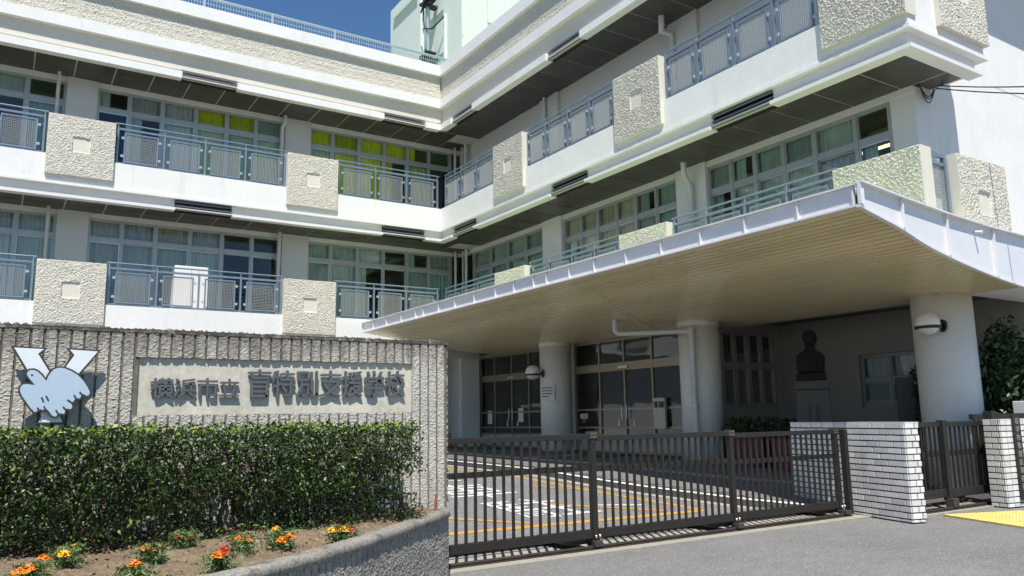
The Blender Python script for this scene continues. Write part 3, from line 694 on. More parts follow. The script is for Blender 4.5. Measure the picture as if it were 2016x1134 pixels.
a = MB(); a.tube([(14.38,26.95,17.85),(14.38,26.95,14.5),(14.36,26.7,14.0)], .06, 8); P('conduit', a, 'white_smooth', pl)

# ------------------------------------------------------------------ entrance canopy
cp = thing('entrance_canopy', 'wide entrance canopy with curved tan board soffit and white ribbed fascia', 'canopy', (10.8, 13, 0))
PX = [8.5, 8.64, 9.47, 10.03, 10.71, 11.47, 12.33, 13.4, 14]; PZ = [3.775, 3.745, 3.64, 3.515, 3.425, 3.355, 3.285, 3.235, 3.225]
def sz(x):
    t = np.interp([x-.25, x-.12, x, x+.12, x+.25], PX, PZ); return float(t.mean()) if x > 8.8 else float(np.interp(x, PX, PZ))
yn_ = lambda x: 5.45+.1*(x-8.5)            # plan of the near end
YFAR = 20.95; ZT = 4.03; x = 8.56; pitch = .13
while x < 13.55:
    x1 = min(x+pitch, 13.56); far = YFAR if x < 12.93 else 12.48
    g = .0165; a = MB(); pa = (x+g, x1-g); z_ = [sz(q) for q in pa]
    if x < 12.95 < x1: far = 12.48
    v = [(pa[0],yn_(pa[0])+.06,z_[0]),(pa[1],yn_(pa[1])+.06,z_[1]),(pa[1],far,z_[1]),(pa[0],far,z_[0])]
    a.add(v+[(p[0],p[1],p[2]+.018) for p in v], [(0,3,2,1),(4,5,6,7),(0,1,5,4),(1,2,6,5),(2,3,7,6),(3,0,4,7)]); P('soffit_board', a, 'canopy_board', cp)
    x += pitch
# backing above the boards and the green deck
a = MB(); xs = np.linspace(8.56, 13.56, 24)
low = [(q, sz(q)+.022) for q in xs]
for (x0,z0),(x1,z1) in zip(low[:-1], low[1:]):
    far = YFAR if x1 < 12.95 else 12.48
    a.add([(x0,yn_(x0)+.05,z0),(x1,yn_(x1)+.05,z1),(x1,far,z1),(x0,far,z0)], [(0,3,2,1)])
P('soffit_backing', a, 'dark_void', cp)
a = MB(); a.prism([(8.56,yn_(8.56)+.06),(XF+DB,yn_(12.7)+.06),(XF+DB,YFAR),(8.56,YFAR)], 3.90, 3.94); P('deck', a, 'canopy_deck', cp)
RIB = [20.17,19.29,18.37,17.54,17.12,16.32,15.53,14.66,13.78,13.08,12.38,11.95,11.24,10.52,9.69,8.86,8.03,7.2,6.33,5.53]
ends = [YFAR]+RIB
for i, (a_, b_) in enumerate(zip(ends[:-1], ends[1:])):
    m2 = MB(); m2.box(8.52, 8.545, b_+.004, a_-.004, 3.79, 4.02); P('fascia_panel', m2, 'fascia_metal', cp)
for y in RIB: m2 = MB(); m2.box(8.485, 8.535, y-.011, y+.011, 3.78, 4.02); P('fascia_rib', m2, 'fascia_metal', cp)
m2 = MB(); m2.box(8.47, 8.58, 5.47, YFAR, 4.021, 4.04); P('top_lip', m2, 'fascia_metal', cp)
m2 = MB(); m2.box(8.48, 8.559, 5.47, YFAR, 3.755, 3.779); P('bottom_lip', m2, 'fascia_metal', cp)
m2 = MB(); m2.box(8.50, 8.60, YFAR, YFAR+.05, 3.77, 4.04); P('end_cap', m2, 'fascia_metal', cp)
NX = [8.5, 9.51, 10.78, 12.34, 13.9, 15.4]
ZTN = lambda x: float(np.interp(x, [8.5,9.5,10.8,12.3,13.7,15.4],[4.03,4.0,3.98,3.99,4.03,4.05]))
for a_, b_ in zip(NX[:-1], NX[1:]):
    m2 = MB(); q = np.linspace(a_+.004, b_-.004, 8)
    for x0, x1 in zip(q[:-1], q[1:]):
        y0, y1 = yn_(x0), yn_(x1); v = [(x0,y0,sz(min(x0,13.9))-.01),(x1,y1,sz(min(x1,13.9))-.01),(x1,y1,ZTN(x1)),(x0,y0,ZTN(x0))]
        m2.add(v+[(p[0],p[1]+.03,p[2]) for p in v], [(0,1,2,3),(4,7,6,5),(0,4,5,1),(2,6,7,3),(0,3,7,4),(1,5,6,2)])
    P('fascia_panel', m2, 'fascia_metal', cp)
for x in NX[:-1]:
    y = yn_(x); m2 = MB(); w_ = .03 if x > 8.6 else .05
    m2.box(x-.012 if x > 8.6 else 8.47, x+w_-.012, y-.045, y-.001, sz(min(x,13.9))-.005, ZTN(x)-.002); P('fascia_rib', m2, 'fascia_metal', cp)
for nm, z0, z1, dy in (('top_lip', 0, .02, .075), ('bottom_lip', -.03, .0, .03)):
    m2 = MB(); q = np.linspace(8.47, 15.4, 40)
    for x0, x1 in zip(q[:-1], q[1:]):
        f_ = (lambda t: ZTN(t)) if nm == 'top_lip' else (lambda t: sz(min(t,13.9))-.011)
        y0, y1 = yn_(x0), yn_(x1); v = [(x0,y0-dy,f_(x0)+z0),(x1,y1-dy,f_(x1)+z0),(x1,y1+.03,f_(x1)+z0),(x0,y0+.03,f_(x0)+z0)]
        m2.add(v+[(p[0],p[1],p[2]+z1-z0) for p in v], [(0,3,2,1),(4,5,6,7),(0,1,5,4),(2,3,7,6),(1,2,6,5),(3,0,4,7)])
    P(nm, m2, 'fascia_metal', cp)
m2 = MB(); m2.tube([(11.72,yn_(11.72)-.001,3.86),(11.72,yn_(11.72)-.12,3.845)], .022, 8); P('drain_spout', m2, 'fascia_metal', cp)
m2 = MB(); q = np.linspace(8.6, 12.9, 30); fy = lambda t: 11.12+(t-8.6)*.56
for x0, x1 in zip(q[:-1], q[1:]):
    m2.add([(x0,fy(x0)-.012,sz(x0)-.004),(x1,fy(x1)-.012,sz(x1)-.004),(x1,fy(x1)+.012,sz(x1)-.004),(x0,fy(x0)+.012,sz(x0)-.004)], [(0,3,2,1)])
P('soffit_seam', m2, 'canopy_trim', cp)
# beam at the inner end, dark ceiling behind, columns
m2 = MB(); m2.prism([(13.57,5.97),(17.5,6.36),(17.5,6.94),(13.9,6.94),(13.9,12.48),(13.57,12.48)], 3.24, 3.44); P('edge_beam', m2, 'white_smooth', cp)
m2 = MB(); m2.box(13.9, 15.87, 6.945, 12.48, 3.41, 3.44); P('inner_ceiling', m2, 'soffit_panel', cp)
def column(cx, cy, r, z0, z1, collar):
    m2 = MB(); m2.lathe([(r,z0),(r,z1)], cx, cy, 48); o = P('column', m2, 'column_paint', cp)
    if collar:
        m2 = MB(); m2.lathe([(r+.012,z1-.11),(r+.012,z1+.03)], cx, cy, 48); P('collar', m2, 'column_paint', o)
column(12.52, 17.28, .42, .3, 3.29, True); column(12.56, 12.08, .43, .2, 3.285, True); column(13.42, 7.28, .47, -.05, 3.27, False)
# ------------------------------------------------------------------ entrance front (part of the building)
XG = 12.95
def glazing(ys, z0, zc):
    m2 = MB(); ys = sorted(ys)
    for y in ys: m2.box(XG-.03, XG+.06, y-.022, y+.022, z0, zc)
    o = None
    for a, b in zip(ys[:-1], ys[1:]):
        m2.box(XG-.025, XG+.055, a+.03, b-.03, 2.44, 2.64); m2.box(XG-.025,XG+.055,a+.03,b-.03,zc-.07,zc)
        for z in (1.47, 1.02): m2.box(XG-.02,XG+.04,a+.03,b-.03,z,z+.045)
        m2.box(XG-.02,XG+.04,a+.03,b-.03,.83,.88); m2.box(XG-.02,XG+.04,a+.03,b-.03,z0,z0+.06)
    o = P('glazed_front', m2, 'door_frame', bld)
    for a, b in zip(ys[:-1], ys[1:]):
        k_ = MB(); k_.box(XG-.005,XG+.02,a+.03,b-.03,z0+.06,.83); P('kick_panel', k_, 'kick_panel', o)
        for q0, q1 in ((.88,1.02),(.88+.185,1.47),(1.515,2.44),(2.64,zc-.07)):
            if q0 == .88: continue
            g_ = MB(); g_.box(XG+.005,XG+.011,a+.028,b-.028,q0-.003,q1+.003); P('pane', g_, 'entrance_glass', o)
        g_ = MB(); g_.box(XG+.005,XG+.011,a+.028,b-.028,.877,1.023); P('pane', g_, 'entrance_glass', o)
    return o
gA = glazing([18.33,19.18,20.11,21.08,21.95], zw(20)-.02, 3.25); gB = glazing([12.98,13.97,14.97,15.93,16.97], zw(15)-.02, 3.25)
for y, o in ((20.11,gA), (14.97,gB)):
    m2 = MB(); m2.box(XG-.075,XG-.03,y-.17,y+.17,2.49,2.55); P('door_sensor', m2, 'steel_pole', o)
    for s_ in (-.09,.09): m2 = MB(); m2.tube([(XG-.07,y+s_,1.25),(XG-.07,y+s_,1.6)], .012, 8); P('door_handle', m2, 'steel_pole', o)
    for s_ in (-.28,.28):
        m2 = MB(); m2.prism([(0,0),(.09,0),(.07,.1),(.045,.2),(.02,.1)], 0, .002); me = m2.mesh('door_sticker'); setmats(me, 'paper_white')
        st_ = link('door_sticker', me, o, (XG-.002, y+s_+.045, 1.09)); st_.rotation_euler = (math.pi/2, 0, -math.pi/2)
m2 = MB(); m2.box(XG-.1, XG+.1, 17.0, 18.3, .2, 3.28); m2.box(XG-.1,XG+.1,12.50,12.95,.2,3.28); m2.box(XG-.08,XG+.1,21.98,22.2,.2,3.28); P('wall', m2, 'column_paint', bld)
m2 = MB(); m2.box(12.2,XG-.101,22.0-.12,22.001,.2,3.2); m2.box(11.5,11.75,21.9,22.0,.2,3.2); P('pilaster', m2, 'white_smooth', bld)
m2 = MB(); m2.box(XG, 20, 12.6, 23, .36, .42); P('hall_floor', m2, 'interior_floor', bld)
m2 = MB(); m2.box(XG, 20, 12.6, 23, 3.26, 3.3); P('hall_ceiling', m2, 'interior_wall', bld)
# recessed side wall with windows
YW = 12.5
m2 = MB(); m2.box(XG+.101, 13.75, YW, YW+.15, .2, 3.42); m2.box(13.75,15.55,YW,YW+.15,.2,1.42); m2.box(13.75,15.55,YW,YW+.15,3.2,3.42); m2.box(15.55,15.87,YW,YW+.15,.2,3.42); P('wall', m2, 'wall_recess_shaded', bld)
Ww = Wing(True); Ww.p = lambda u, d, z: (u, YW+d, z)
window(Ww, [13.75,14.2,14.65,15.1,15.55], 1.42, 3.2, 2.42, 'oooo', 'oooo', d=.03, fr='window_frame_dark')
m2 = MB(); X2 = 15.72
m2.box(X2,X2+.15,10.45,12.499,0,3.42); m2.box(X2,X2+.15,6.98,9.15,0,3.42); m2.box(X2,X2+.15,9.15,10.45,0,1.42); m2.box(X2,X2+.15,9.15,10.45,2.55,3.42); P('wall', m2, 'wall_recess_shaded', bld)
W2 = Wing(False); W2.p = lambda u, d, z: (X2+d, u, z)
window(W2, [9.15,9.8,10.45], 1.42, 2.55, 1.98, 'cc', 'cc', d=.08, fr='window_frame_dark')

# ------------------------------------------------------------------ lamps, pipe and small things at the entrance
def globe_lamp(label, cx, cy, z, ang, r=.17, arm=.0):
    o = thing('globe_lamp', label, 'lamp', (cx, cy, z), 'globe lamps on the columns')
    d = Vector((math.cos(ang), math.sin(ang)))
    g = Vector((cx, cy))+d*(r+.10)
    a = MB(); a.lathe([(r*math.sin(t), z+r*math.cos(t)) for t in np.linspace(.02, math.pi-.02, 18)], g.x, g.y, 28); P('globe', a, 'lamp_globe', o)
    a = MB(); a.lathe([(r-.006,z-.085),(r+.010,z-.085),(r+.010,z-.04),(r-.002,z-.04)], g.x, g.y, 28); P('ring', a, 'lamp_black', o)
    a = MB(); a.tube([(cx+d.x*.0,cy+d.y*.0,z-.03),(cx+d.x*.03,cy+d.y*.03,z-.03)], .105, 20); a.tube([(cx+d.x*.02,cy+d.y*.02,z-.03),(g.x-d.x*(r-.0),g.y-d.y*(r-.0),z-.03)], .035, 10); P('wall_mount', a, 'lamp_black', o)
import cmath
globe_lamp('white globe lamp on the big near column by the small gate', 13.42-.415, 7.28-.22, 2.73, math.radians(160), .19)
globe_lamp('white globe lamp on the slim far column beside the glass doors', 12.52-.41, 17.28-.02, 2.5, math.radians(150), .19)
dp = thing('canopy_downpipe', 'white rainwater pipe bending from the canopy down the middle column', 'pipe', (12.1, 12.0, .3))
p0 = (11.15, 13.15, sz(11.15)+.0)
a = MB(); a.tube([p0,(11.15,13.15,3.14),(11.17,13.1,3.09),(11.22,13.03,3.07),(12.08,11.86,3.05)], .055, 12); P('branch', a, 'pipe_paint', dp)
a = MB(); a.tube([(12.1,11.83,3.13),(12.1,11.83,.32)], .062, 12); P('stack', a, 'pipe_paint', dp)
for z in (2.55, 1.5): a = MB(); a.tube([(12.1,11.83,z-.015),(12.1,11.83,z+.015)], .072, 12); P('pipe_clip', a, 'steel_pole', dp)
nb = tag(P('notice_board', MB().box(-.2,.2,-.012,0,-.2,.2), 'paper_white', None, (12.52-.41, 17.28-.19, 1.96), math.radians(-62)), 'small white notice with black lines on the far column', 'notice')
for k in range(4): P('text_line', MB().box(-.16,.16-.12*(k==3),-.015,-.0125,.11-.075*k,.135-.075*k), 'ink', nb, Vector(WPOS[nb.name]))
ic = thing('intercom_panel', 'beige intercom panel beside the right glass door', 'intercom', (XG-.1, 13.72, 1.1))
a = MB(); a.box(XG-.10,XG-.04,13.52,13.9,1.02,1.72); P('plate', a, 'canopy_trim', ic)
for y, s_ in ((13.8,.045), (13.62,.07)): a = MB(); a.box(XG-.125,XG-.1005,y-s_,y+s_,1.5,1.64); P('speaker_unit', a, 'lamp_black', ic)
a = MB(); a.box(XG-.104,XG-.1005,13.6,13.78,1.30,1.38); P('caption', a, 'metal_cabinet', ic)
ad = thing('aed_sticker', 'white AED sticker with red mark on the glass door pane', 'sticker', (XG-.03, 16.65, 1.3))
P('sticker_sheet', MB().box(XG-.006,XG-.002,16.48,16.80,1.27,1.40), 'paper_white', ad); P('sticker_mark', MB().box(XG-.006,XG-.002,16.58,16.72,1.16,1.265), 'ink_red', ad)
for k, ch in enumerate('AED'):
    me = text_mesh(ch, .002, 'sticker_letter', 'ink', 0, .06, 0, .08); link('sticker_letter', me, ad, (XG-.0065, 16.70-.075*k, 1.295), -math.pi/2)
for lab, y, z in (('white paper notice on the left glass door', 21.4, 1.35), ('small white poster on the inner pane of the left glass doors', 19.65, 1.4)):
    tag(P('paper_notice', MB().box(XG-.006,XG-.002,y-.13,y+.13,z-.2,z+.2), 'paper_white', None), lab, 'notice')
for lab, x, y in (('green doormat in front of the left glass doors', 11.7, 19.9), ('green doormat in front of the right glass doors', 11.9, 14.9)):
    a = MB(); n = 28; pts = [(.42*math.copysign(abs(math.cos(t))**.4, math.cos(t)), .95*math.copysign(abs(math.sin(t))**.4, math.sin(t))) for t in np.linspace(0, 2*math.pi, n, endpoint=False)]
    a.prism(pts, .0, .02); tag(P('doormat', a, 'mat_green', None, (x, y, zw(y)+.012)), lab, 'mat', 'green doormats')
a = MB(); a.lathe([(.14,0),(.14,.03),(.10,.03),(.02,.42),(.018,.45)], 0, 0, 16); c_ = on_z(928, 862, .5); tag(P('traffic_cone', a, 'cone_red', None, (11.62, 21.6, zw(21.6)-.012)), 'small red cone standing by the wall left of the glass doors', 'cone')
def leaf_cloud(n, sampler, size, mats, weights, up=.35, seed=1, aspect=.5):
    r = np.random.default_rng(seed); c = sampler(n, r); n = len(c)
    d = r.normal(size=(n,3)); d[:,2] += up; d /= np.linalg.norm(d, axis=1)[:,None]
    t = np.cross(d, r.normal(size=(n,3))); t /= np.linalg.norm(t, axis=1)[:,None]; b = np.cross(d, t)
    L = size*(.65+.7*r.random(n))[:,None]; Wd = L*aspect
    v = np.stack([c-t*L*.5, c+b*Wd*.5-t*L*.05+d*L*.06, c+t*L*.5-d*L*.06, c-b*Wd*.5-t*L*.05+d*L*.06], 1).reshape(-1,3)
    me = bpy.data.meshes.new('foliage'); me.vertices.add(n*4); me.vertices.foreach_set('co', v.ravel())
    me.loops.add(n*4); me.loops.foreach_set('vertex_index', np.arange(n*4)); me.polygons.add(n)
    me.polygons.foreach_set('loop_start', np.arange(n)*4); me.polygons.foreach_set('loop_total', np.full(n,4))
    me.polygons.foreach_set('material_index', r.choice(len(mats), n, p=weights)); me.update(); me.validate(); setmats(me, mats); return me
tag(P('lobby_cabinet', MB().box(13.25,13.6,15.2,16.6,.42,1.0), 'cabinet_white', None), 'low pale cabinet inside the lobby behind the glass doors', 'cabinet')
lp = thing('lobby_plant', 'leafy potted plant inside the lobby behind the right glass pane', 'plant', (13.4, 13.7, .42))
P('pot', MB().lathe([(.13,.42),(.18,.68),(.17,.69)], 13.4, 13.7, 18), 'kick_panel', lp)
link('leaves', leaf_cloud(520, lambda n, r: np.stack([13.35+r.normal(size=n)*.10, 13.75+r.normal(size=n)*.26, .70+r.random(n)*.42], -1), .11, ['leaf_mid','leaf_young'], [.6,.4], up=.5, seed=77, aspect=.4), lp)
def planter_box(label, cx, cy, z, w_, d_, h_):
    o = thing('planter_box', label, 'planter', (cx, cy, z), 'red planter boxes under the canopy')
    a = MB(); a.add([(cx+sx*w_/2*k,cy+sy*d_/2*k,zz) for zz,k in ((z,.9),(z+h_,1)) for sx,sy in ((-1,-1),(1,-1),(1,1),(-1,1))], [(0,3,2,1),(0,1,5,4),(1,2,6,5),(2,3,7,6),(3,0,4,7),(4,5,6,7)]); P('trough', a, 'planter_red', o)
    for k in range(7): zz = z+.05+h_*k/7.6; kk = .9+.1*(zz-z)/h_; P('ridge', MB().box(cx-w_/2*kk-.012,cx+w_/2*kk+.012,cy-d_/2*kk-.012,cy+d_/2*kk+.012,zz,zz+.025), 'planter_red', o)
    me = leaf_cloud(700, lambda n, r: np.stack([cx+(r.random(n)-.5)*w_*1.05, cy+(r.random(n)-.5)*d_*1.1, z+h_+r.random(n)**1.3*.36], -1), .09, ['leaf_dark','leaf_shrub','leaf_mid'], [.5,.4,.1], seed=int(cx*100)); link('plants', me, o)
planter_box('red ribbed planter box with leafy plants next to the middle column', 12.75, 10.95, .33, .55, .95, .56)
planter_box('red ribbed planter box with leafy plants near the white tiled wall', 12.6, 9.75, .27, .5, .85, .58)
# bust on its pedestal
bs = thing('bust_monument', 'dark bronze bust of a man on a grey stone pedestal under the canopy', 'statue', (12.42, 9.22, .23))
bx, by, bz = 12.42, 9.22, zw(9.2)-.02
rot = math.radians(30)
def rbox(w0, w1, z0, z1, d0=None, d1=None):
    d0 = d0 or w0; d1 = d1 or w1
    v = [(sx*a/2, sy*b/2, z) for z, a, b in ((z0,w0,d0),(z1,w1,d1)) for sx, sy in ((-1,-1),(1,-1),(1,1),(-1,1))]
    return MB().add(v, [(0,3,2,1),(4,5,6,7),(0,1,5,4),(1,2,6,5),(2,3,7,6),(3,0,4,7)])
pr = math.radians(-55)
pd = P('pedestal', rbox(.66,.54,0,1.50), 'pedestal_stone', bs, (bx,by,bz), pr, bevel=.01)
P('pedestal_cap', rbox(.58,.60,0,.16), 'pedestal_stone', bs, (bx,by,bz+1.505), pr, bevel=.02)
me = MB().box(-.045,.045,-.345,-.30,.75,1.25).mesh('plaque'); setmats(me, 'pedestal_stone'); link('plaque', me, bs, (bx,by,bz), pr)
P('base_block', rbox(.50,.50,0,.13), 'bronze_dark', bs, (bx,by,bz+1.67), pr, bevel=.012)
# bust: one continuous surface, local x = width, -y = front
rings = [(0,.215,.12,0),(.02,.225,.125,0),(.12,.235,.13,0),(.24,.245,.13,-.005),(.30,.245,.12,-.01),(.345,.225,.11,-.01),(.385,.17,.10,-.005),(.42,.105,.09,-.01),(.475,.075,.08,-.02),(.51,.07,.078,-.03),(.535,.082,.095,-.045),(.565,.09,.112,-.05),(.60,.097,.122,-.05),(.64,.101,.127,-.048),(.68,.102,.128,-.045),(.72,.098,.124,-.04),(.755,.085,.108,-.035),(.78,.058,.075,-.03),(.79,.02,.03,-.03)]
v = []; sg = 24
for z, a, b, oy in rings:
    for k in range(sg):
        t = 2*math.pi*k/sg; cx_, cy_ = math.cos(t), math.sin(t); k_ = 1.14 if z > .5 else 1.0; pw_ = .72 if z < .4 else 1.0; x_ = a*k_*math.copysign(abs(cx_)**pw_, cx_); y_ = oy+b*k_*math.copysign(abs(cy_)**pw_, cy_)
        if .55 < z < .70 and cy_ < -.93: y_ -= .03*(1-abs(z-.60)/.1)*(1 if abs(cx_) < .2 else .3)     # nose
        if .63 < z < .66 and -.97 < cy_ < -.75: y_ += .012                                             # eye sockets
        if .53 < z < .57 and cy_ < -.9: y_ -= .012                                                    # chin and mouth
        if .58 < z < .67 and abs(cx_) > .96: x_ *= 1.12                                               # ears
        if .2 < z < .42 and cy_ < -.85 and abs(cx_) < .3: y_ += .015                                  # coat opening
        v.append((x_, y_, z))
f = [(i*sg+k, i*sg+(k+1)%sg, (i+1)*sg+(k+1)%sg, (i+1)*sg+k) for i in range(len(rings)-1) for k in range(sg)]+[tuple(range(sg))[::-1], tuple((len(rings)-1)*sg+k for k in range(sg))]
o = P('bust', MB().add(v, f, True), 'bronze_dark', bs, (bx,by,bz+1.80), pr+math.radians(20)); o.scale = (1.04, 1.0, 1.0); sd = o.modifiers.new('sub','SUBSURF'); sd.levels = 1; sd.render_levels = 1

# ------------------------------------------------------------------ sign wall
YS, ZS, XS1 = 5.80, 1.95, 3.10
sw_ = thing('sign_wall', 'weathered ribbed concrete wall carrying the school name and emblem', 'wall', (1.5, YS, 0))
XS0 = -1.2
a = MB(); a.box(XS0, XS1, YS+.036, YS+.25, 0, ZS-.012); P('wall_core', a, 'sign_groove', sw_)
RX0, RX1, RZ0, RZ1 = .775, 2.815, 1.378, 1.765
a = MB()
for bx_ in ((XS0, RX0, 0, ZS-.013), (RX1, XS1, 0, ZS-.013), (RX0, RX1, RZ1, ZS-.013), (RX0, RX1, 0, RZ0)): a.box(bx_[0], bx_[1], YS+.0085, YS+.036, bx_[2], bx_[3])
P('groove_face', a, 'sign_groove', sw_)
def rough(Uw, Ww_, amp, seed):
    return amp*((np.abs(vnoise(Uw/.017, Ww_/.012, seed)-.5)*2)*1.3+.75*vnoise(Uw/.009, Ww_/.0075, seed+1)+.8*vnoise(Uw/.07, Ww_/.08, seed+2)-1.25)
def rib(x0, x1, z0, z1, seed):
    nu = 11; nz = max(4, int((z1-z0)/.0058)); u = np.linspace(x0, x1, nu); z = np.linspace(z0, z1, nz); U_, Z_ = np.meshgrid(u, z, indexing='ij')
    h = rough(U_, Z_, .0040, 31); jag = .0035*(vnoise(Z_/.02, U_*0+seed, 40)-.5)
    U_[0] += jag[0]; U_[-1] -= jag[-1]
    G = np.stack([U_, YS-h*1.0, Z_], -1); back = G.copy(); back[:,:,1] = YS+.03
    m_ = MB(); m_.grid(G, False)
    for e in (0, -1):
        q = np.stack([G[e], back[e]], 0); m_.grid(q if e == 0 else q[::-1], False)
    for e in (0, -1):
        q = np.stack([G[:,e], back[:,e]], 0); m_.grid(q[::-1] if e == 0 else q, False)
    return P('rib', m_, 'sign_concrete', sw_)
x = XS0; k = 0; pt_ = .0752
while x+.05 < XS1+.005:
    x1 = min(x+.0595, XS1)
    if x > RX0-.03 and x1 < RX1+.03: rib(x, x1, RZ1, ZS-.013, k); rib(x, x1, .35, RZ0, k+50)
    else: rib(x, x1, .35, ZS-.013, k)
    x += pt_; k += 1
U_, Wv, hg = relief(400, 26, XS1-XS0+.01, .26, .02, 51, .01)
a = MB(); a.grid(np.stack([XS0+U_, YS-.004+Wv, ZS-.012+hg+.012], -1)); a.box(XS0, XS1+.006, YS-.004, YS+.256, ZS-.0215, ZS-.003); P('wall_top', a, 'sign_top', sw_)
# right end face of the wall
U_, Wv, hg = relief(26, 180, .25, ZS-.02, .016, 52, .008)
a = MB(); a.grid(np.stack([XS1+.004+hg, YS+U_, Wv], -1)); P('wall_end', a, 'sign_concrete', sw_)
a = MB(); a.box(RX0, RX1, YS+.024, YS+.06, RZ0, RZ1); P('name_plate', a, 'plate_concrete', sw_)
C1 = lambda x, y: (270+x/7.2, 690+y/7.2)
C2 = lambda x, y: (540+x/6.952, 690+y/6.952)
STROKES = [
 (C1, [[(208,452),(298,450)],[(262,402),(255,652)],[(250,480),(207,552)],[(272,480),(300,515)],[(318,422),(498,424)],[(357,402),(357,450)],[(450,402),(450,450)],[(308,456),(503,456)],[(325,503),(488,503),(484,600),(317,600),(325,503)],[(325,550),(485,550)],[(405,460),(405,600)],[(360,622),(287,652)],[(425,622),(488,656)]]),
 (C1, [[(568,412),(602,448)],[(557,480),(602,515)],[(585,552),(532,643)],[(660,432),(740,424),(810,412)],[(660,432),(660,565)],[(660,476),(812,476)],[(760,480),(760,562)],[(615,566),(815,568)],[(665,598),(587,652)],[(737,598),(810,653)]]),
 (C1, [[(1000,402),(1000,435)],[(872,437),(1135,439)],[(882,638),(890,492),(1110,492),(1106,622),(1090,636),(1036,634)],[(1000,440),(990,652)]]),
 (C1, [[(1312,412),(1312,452)],[(1192,456),(1430,458)],[(1228,482),(1246,602)],[(1385,482),(1355,625)],[(1172,638),(1430,640)]]),
 (C1, [[(1742,280),(1742,312)],[(1588,318),(1888,320)],[(1630,322),(1632,368),(1650,388),(1855,390)],[(1625,448),(1840,450),(1830,645),(1620,645),(1625,448)],[(1625,512),(1835,515)],[(1625,577),(1833,580)]]),
 (C2, [[(50,287),(40,632)],[(14,300),(-14,418)],[(2,366),(82,360)],[(-12,497),(84,450)],[(182,287),(182,395)],[(102,326),(264,326)],[(97,397),(268,400)],[(102,466),(266,466)],[(226,410),(221,596),(205,616),(146,614)],[(117,506),(156,556)]]),
 (C2, [[(332,302),(464,302),(460,402),(336,402),(332,302)],[(376,405),(372,482),(348,560),(312,618)],[(376,468),(464,468),(456,596),(440,616),(388,618)],[(512,306),(508,546)],[(582,296),(576,596),(560,616),(512,614)]]),
 (C2, [[(775,288),(772,420)],[(652,336),(904,340)],[(662,422),(880,426),(850,480),(772,562),(700,600),(632,620)],[(684,462),(720,520),(772,566),(830,602),(888,620)]]),
 (C2, [[(982,297),(976,586),(962,606),(942,606)],[(942,372),(1004,366)],[(937,500),(1006,474)],[(1032,318),(1110,312),(1180,300)],[(1046,345),(1056,372)],[(1102,340),(1108,368)],[(1166,335),(1146,372)],[(1037,387),(1188,387)],[(1022,441),(1190,441)],[(1072,392),(1062,480),(1040,560),(1016,612)],[(1064,492),(1168,492),(1140,545),(1100,580),(1022,620)],[(1074,520),(1120,574),(1186,614)]]),
 (C2, [[(1287,302),(1302,340)],[(1366,292),(1376,336)],[(1464,302),(1440,350)],[(1250,434),(1256,378),(1486,378),(1472,438)],[(1288,421),(1430,421),(1420,442),(1380,478)],[(1246,516),(1490,516)],[(1390,480),(1390,586),(1372,614),(1330,622),(1280,602)]]),
 (C2, [[(1578,297),(1573,624)],[(1532,386),(1626,382)],[(1566,412),(1526,498)],[(1592,420),(1624,508)],[(1690,292),(1690,342)],[(1622,342),(1765,345)],[(1662,378),(1650,420),(1628,446)],[(1722,378),(1744,430),(1766,496)],[(1744,468),(1722,530),(1680,580),(1602,620)],[(1650,480),(1680,540),(1720,588),(1770,618)]])]
def stroke_prism(m_, pts, wd, y0, y1):
    """rounded bar of width wd along a path in the wall plane"""
    n = len(pts)
    for k in range(n-1):
        a_, b_ = Vector(pts[k]), Vector(pts[k+1]); d_ = (b_-a_).normalized(); ang_ = math.atan2(d_.y, d_.x); out = []
        for t in np.linspace(math.pi/2, 3*math.pi/2, 7): out.append(a_+Vector((math.cos(ang_+t), math.sin(ang_+t)))*wd/2)
        for t in np.linspace(-math.pi/2, math.pi/2, 7): out.append(b_+Vector((math.cos(ang_+t), math.sin(ang_+t)))*wd/2)
        e = .00035*(len(m_.f) % 97 % 9); q = len(out)
        m_.add([(p.x, y0-e, p.y) for p in out]+[(p.x, y1-e, p.y) for p in out], [tuple(range(q)), tuple(range(q,2*q))[::-1]]+[(i,q+i,q+(i+1)%q,(i+1)%q) for i in range(q)])
for i, (fn, strokes) in enumerate(STROKES):
    a = MB()
    for st in strokes:
        pts_ = []
        for x_, y_ in st: q = on_y(*fn(x_, y_), YS); pts_.append((q.x, q.z))
        stroke_prism(a, pts_, (.0150 if i < 4 else .0185), YS-.004, YS+.016)
    P('name_character', a, 'letter_grey', sw_)
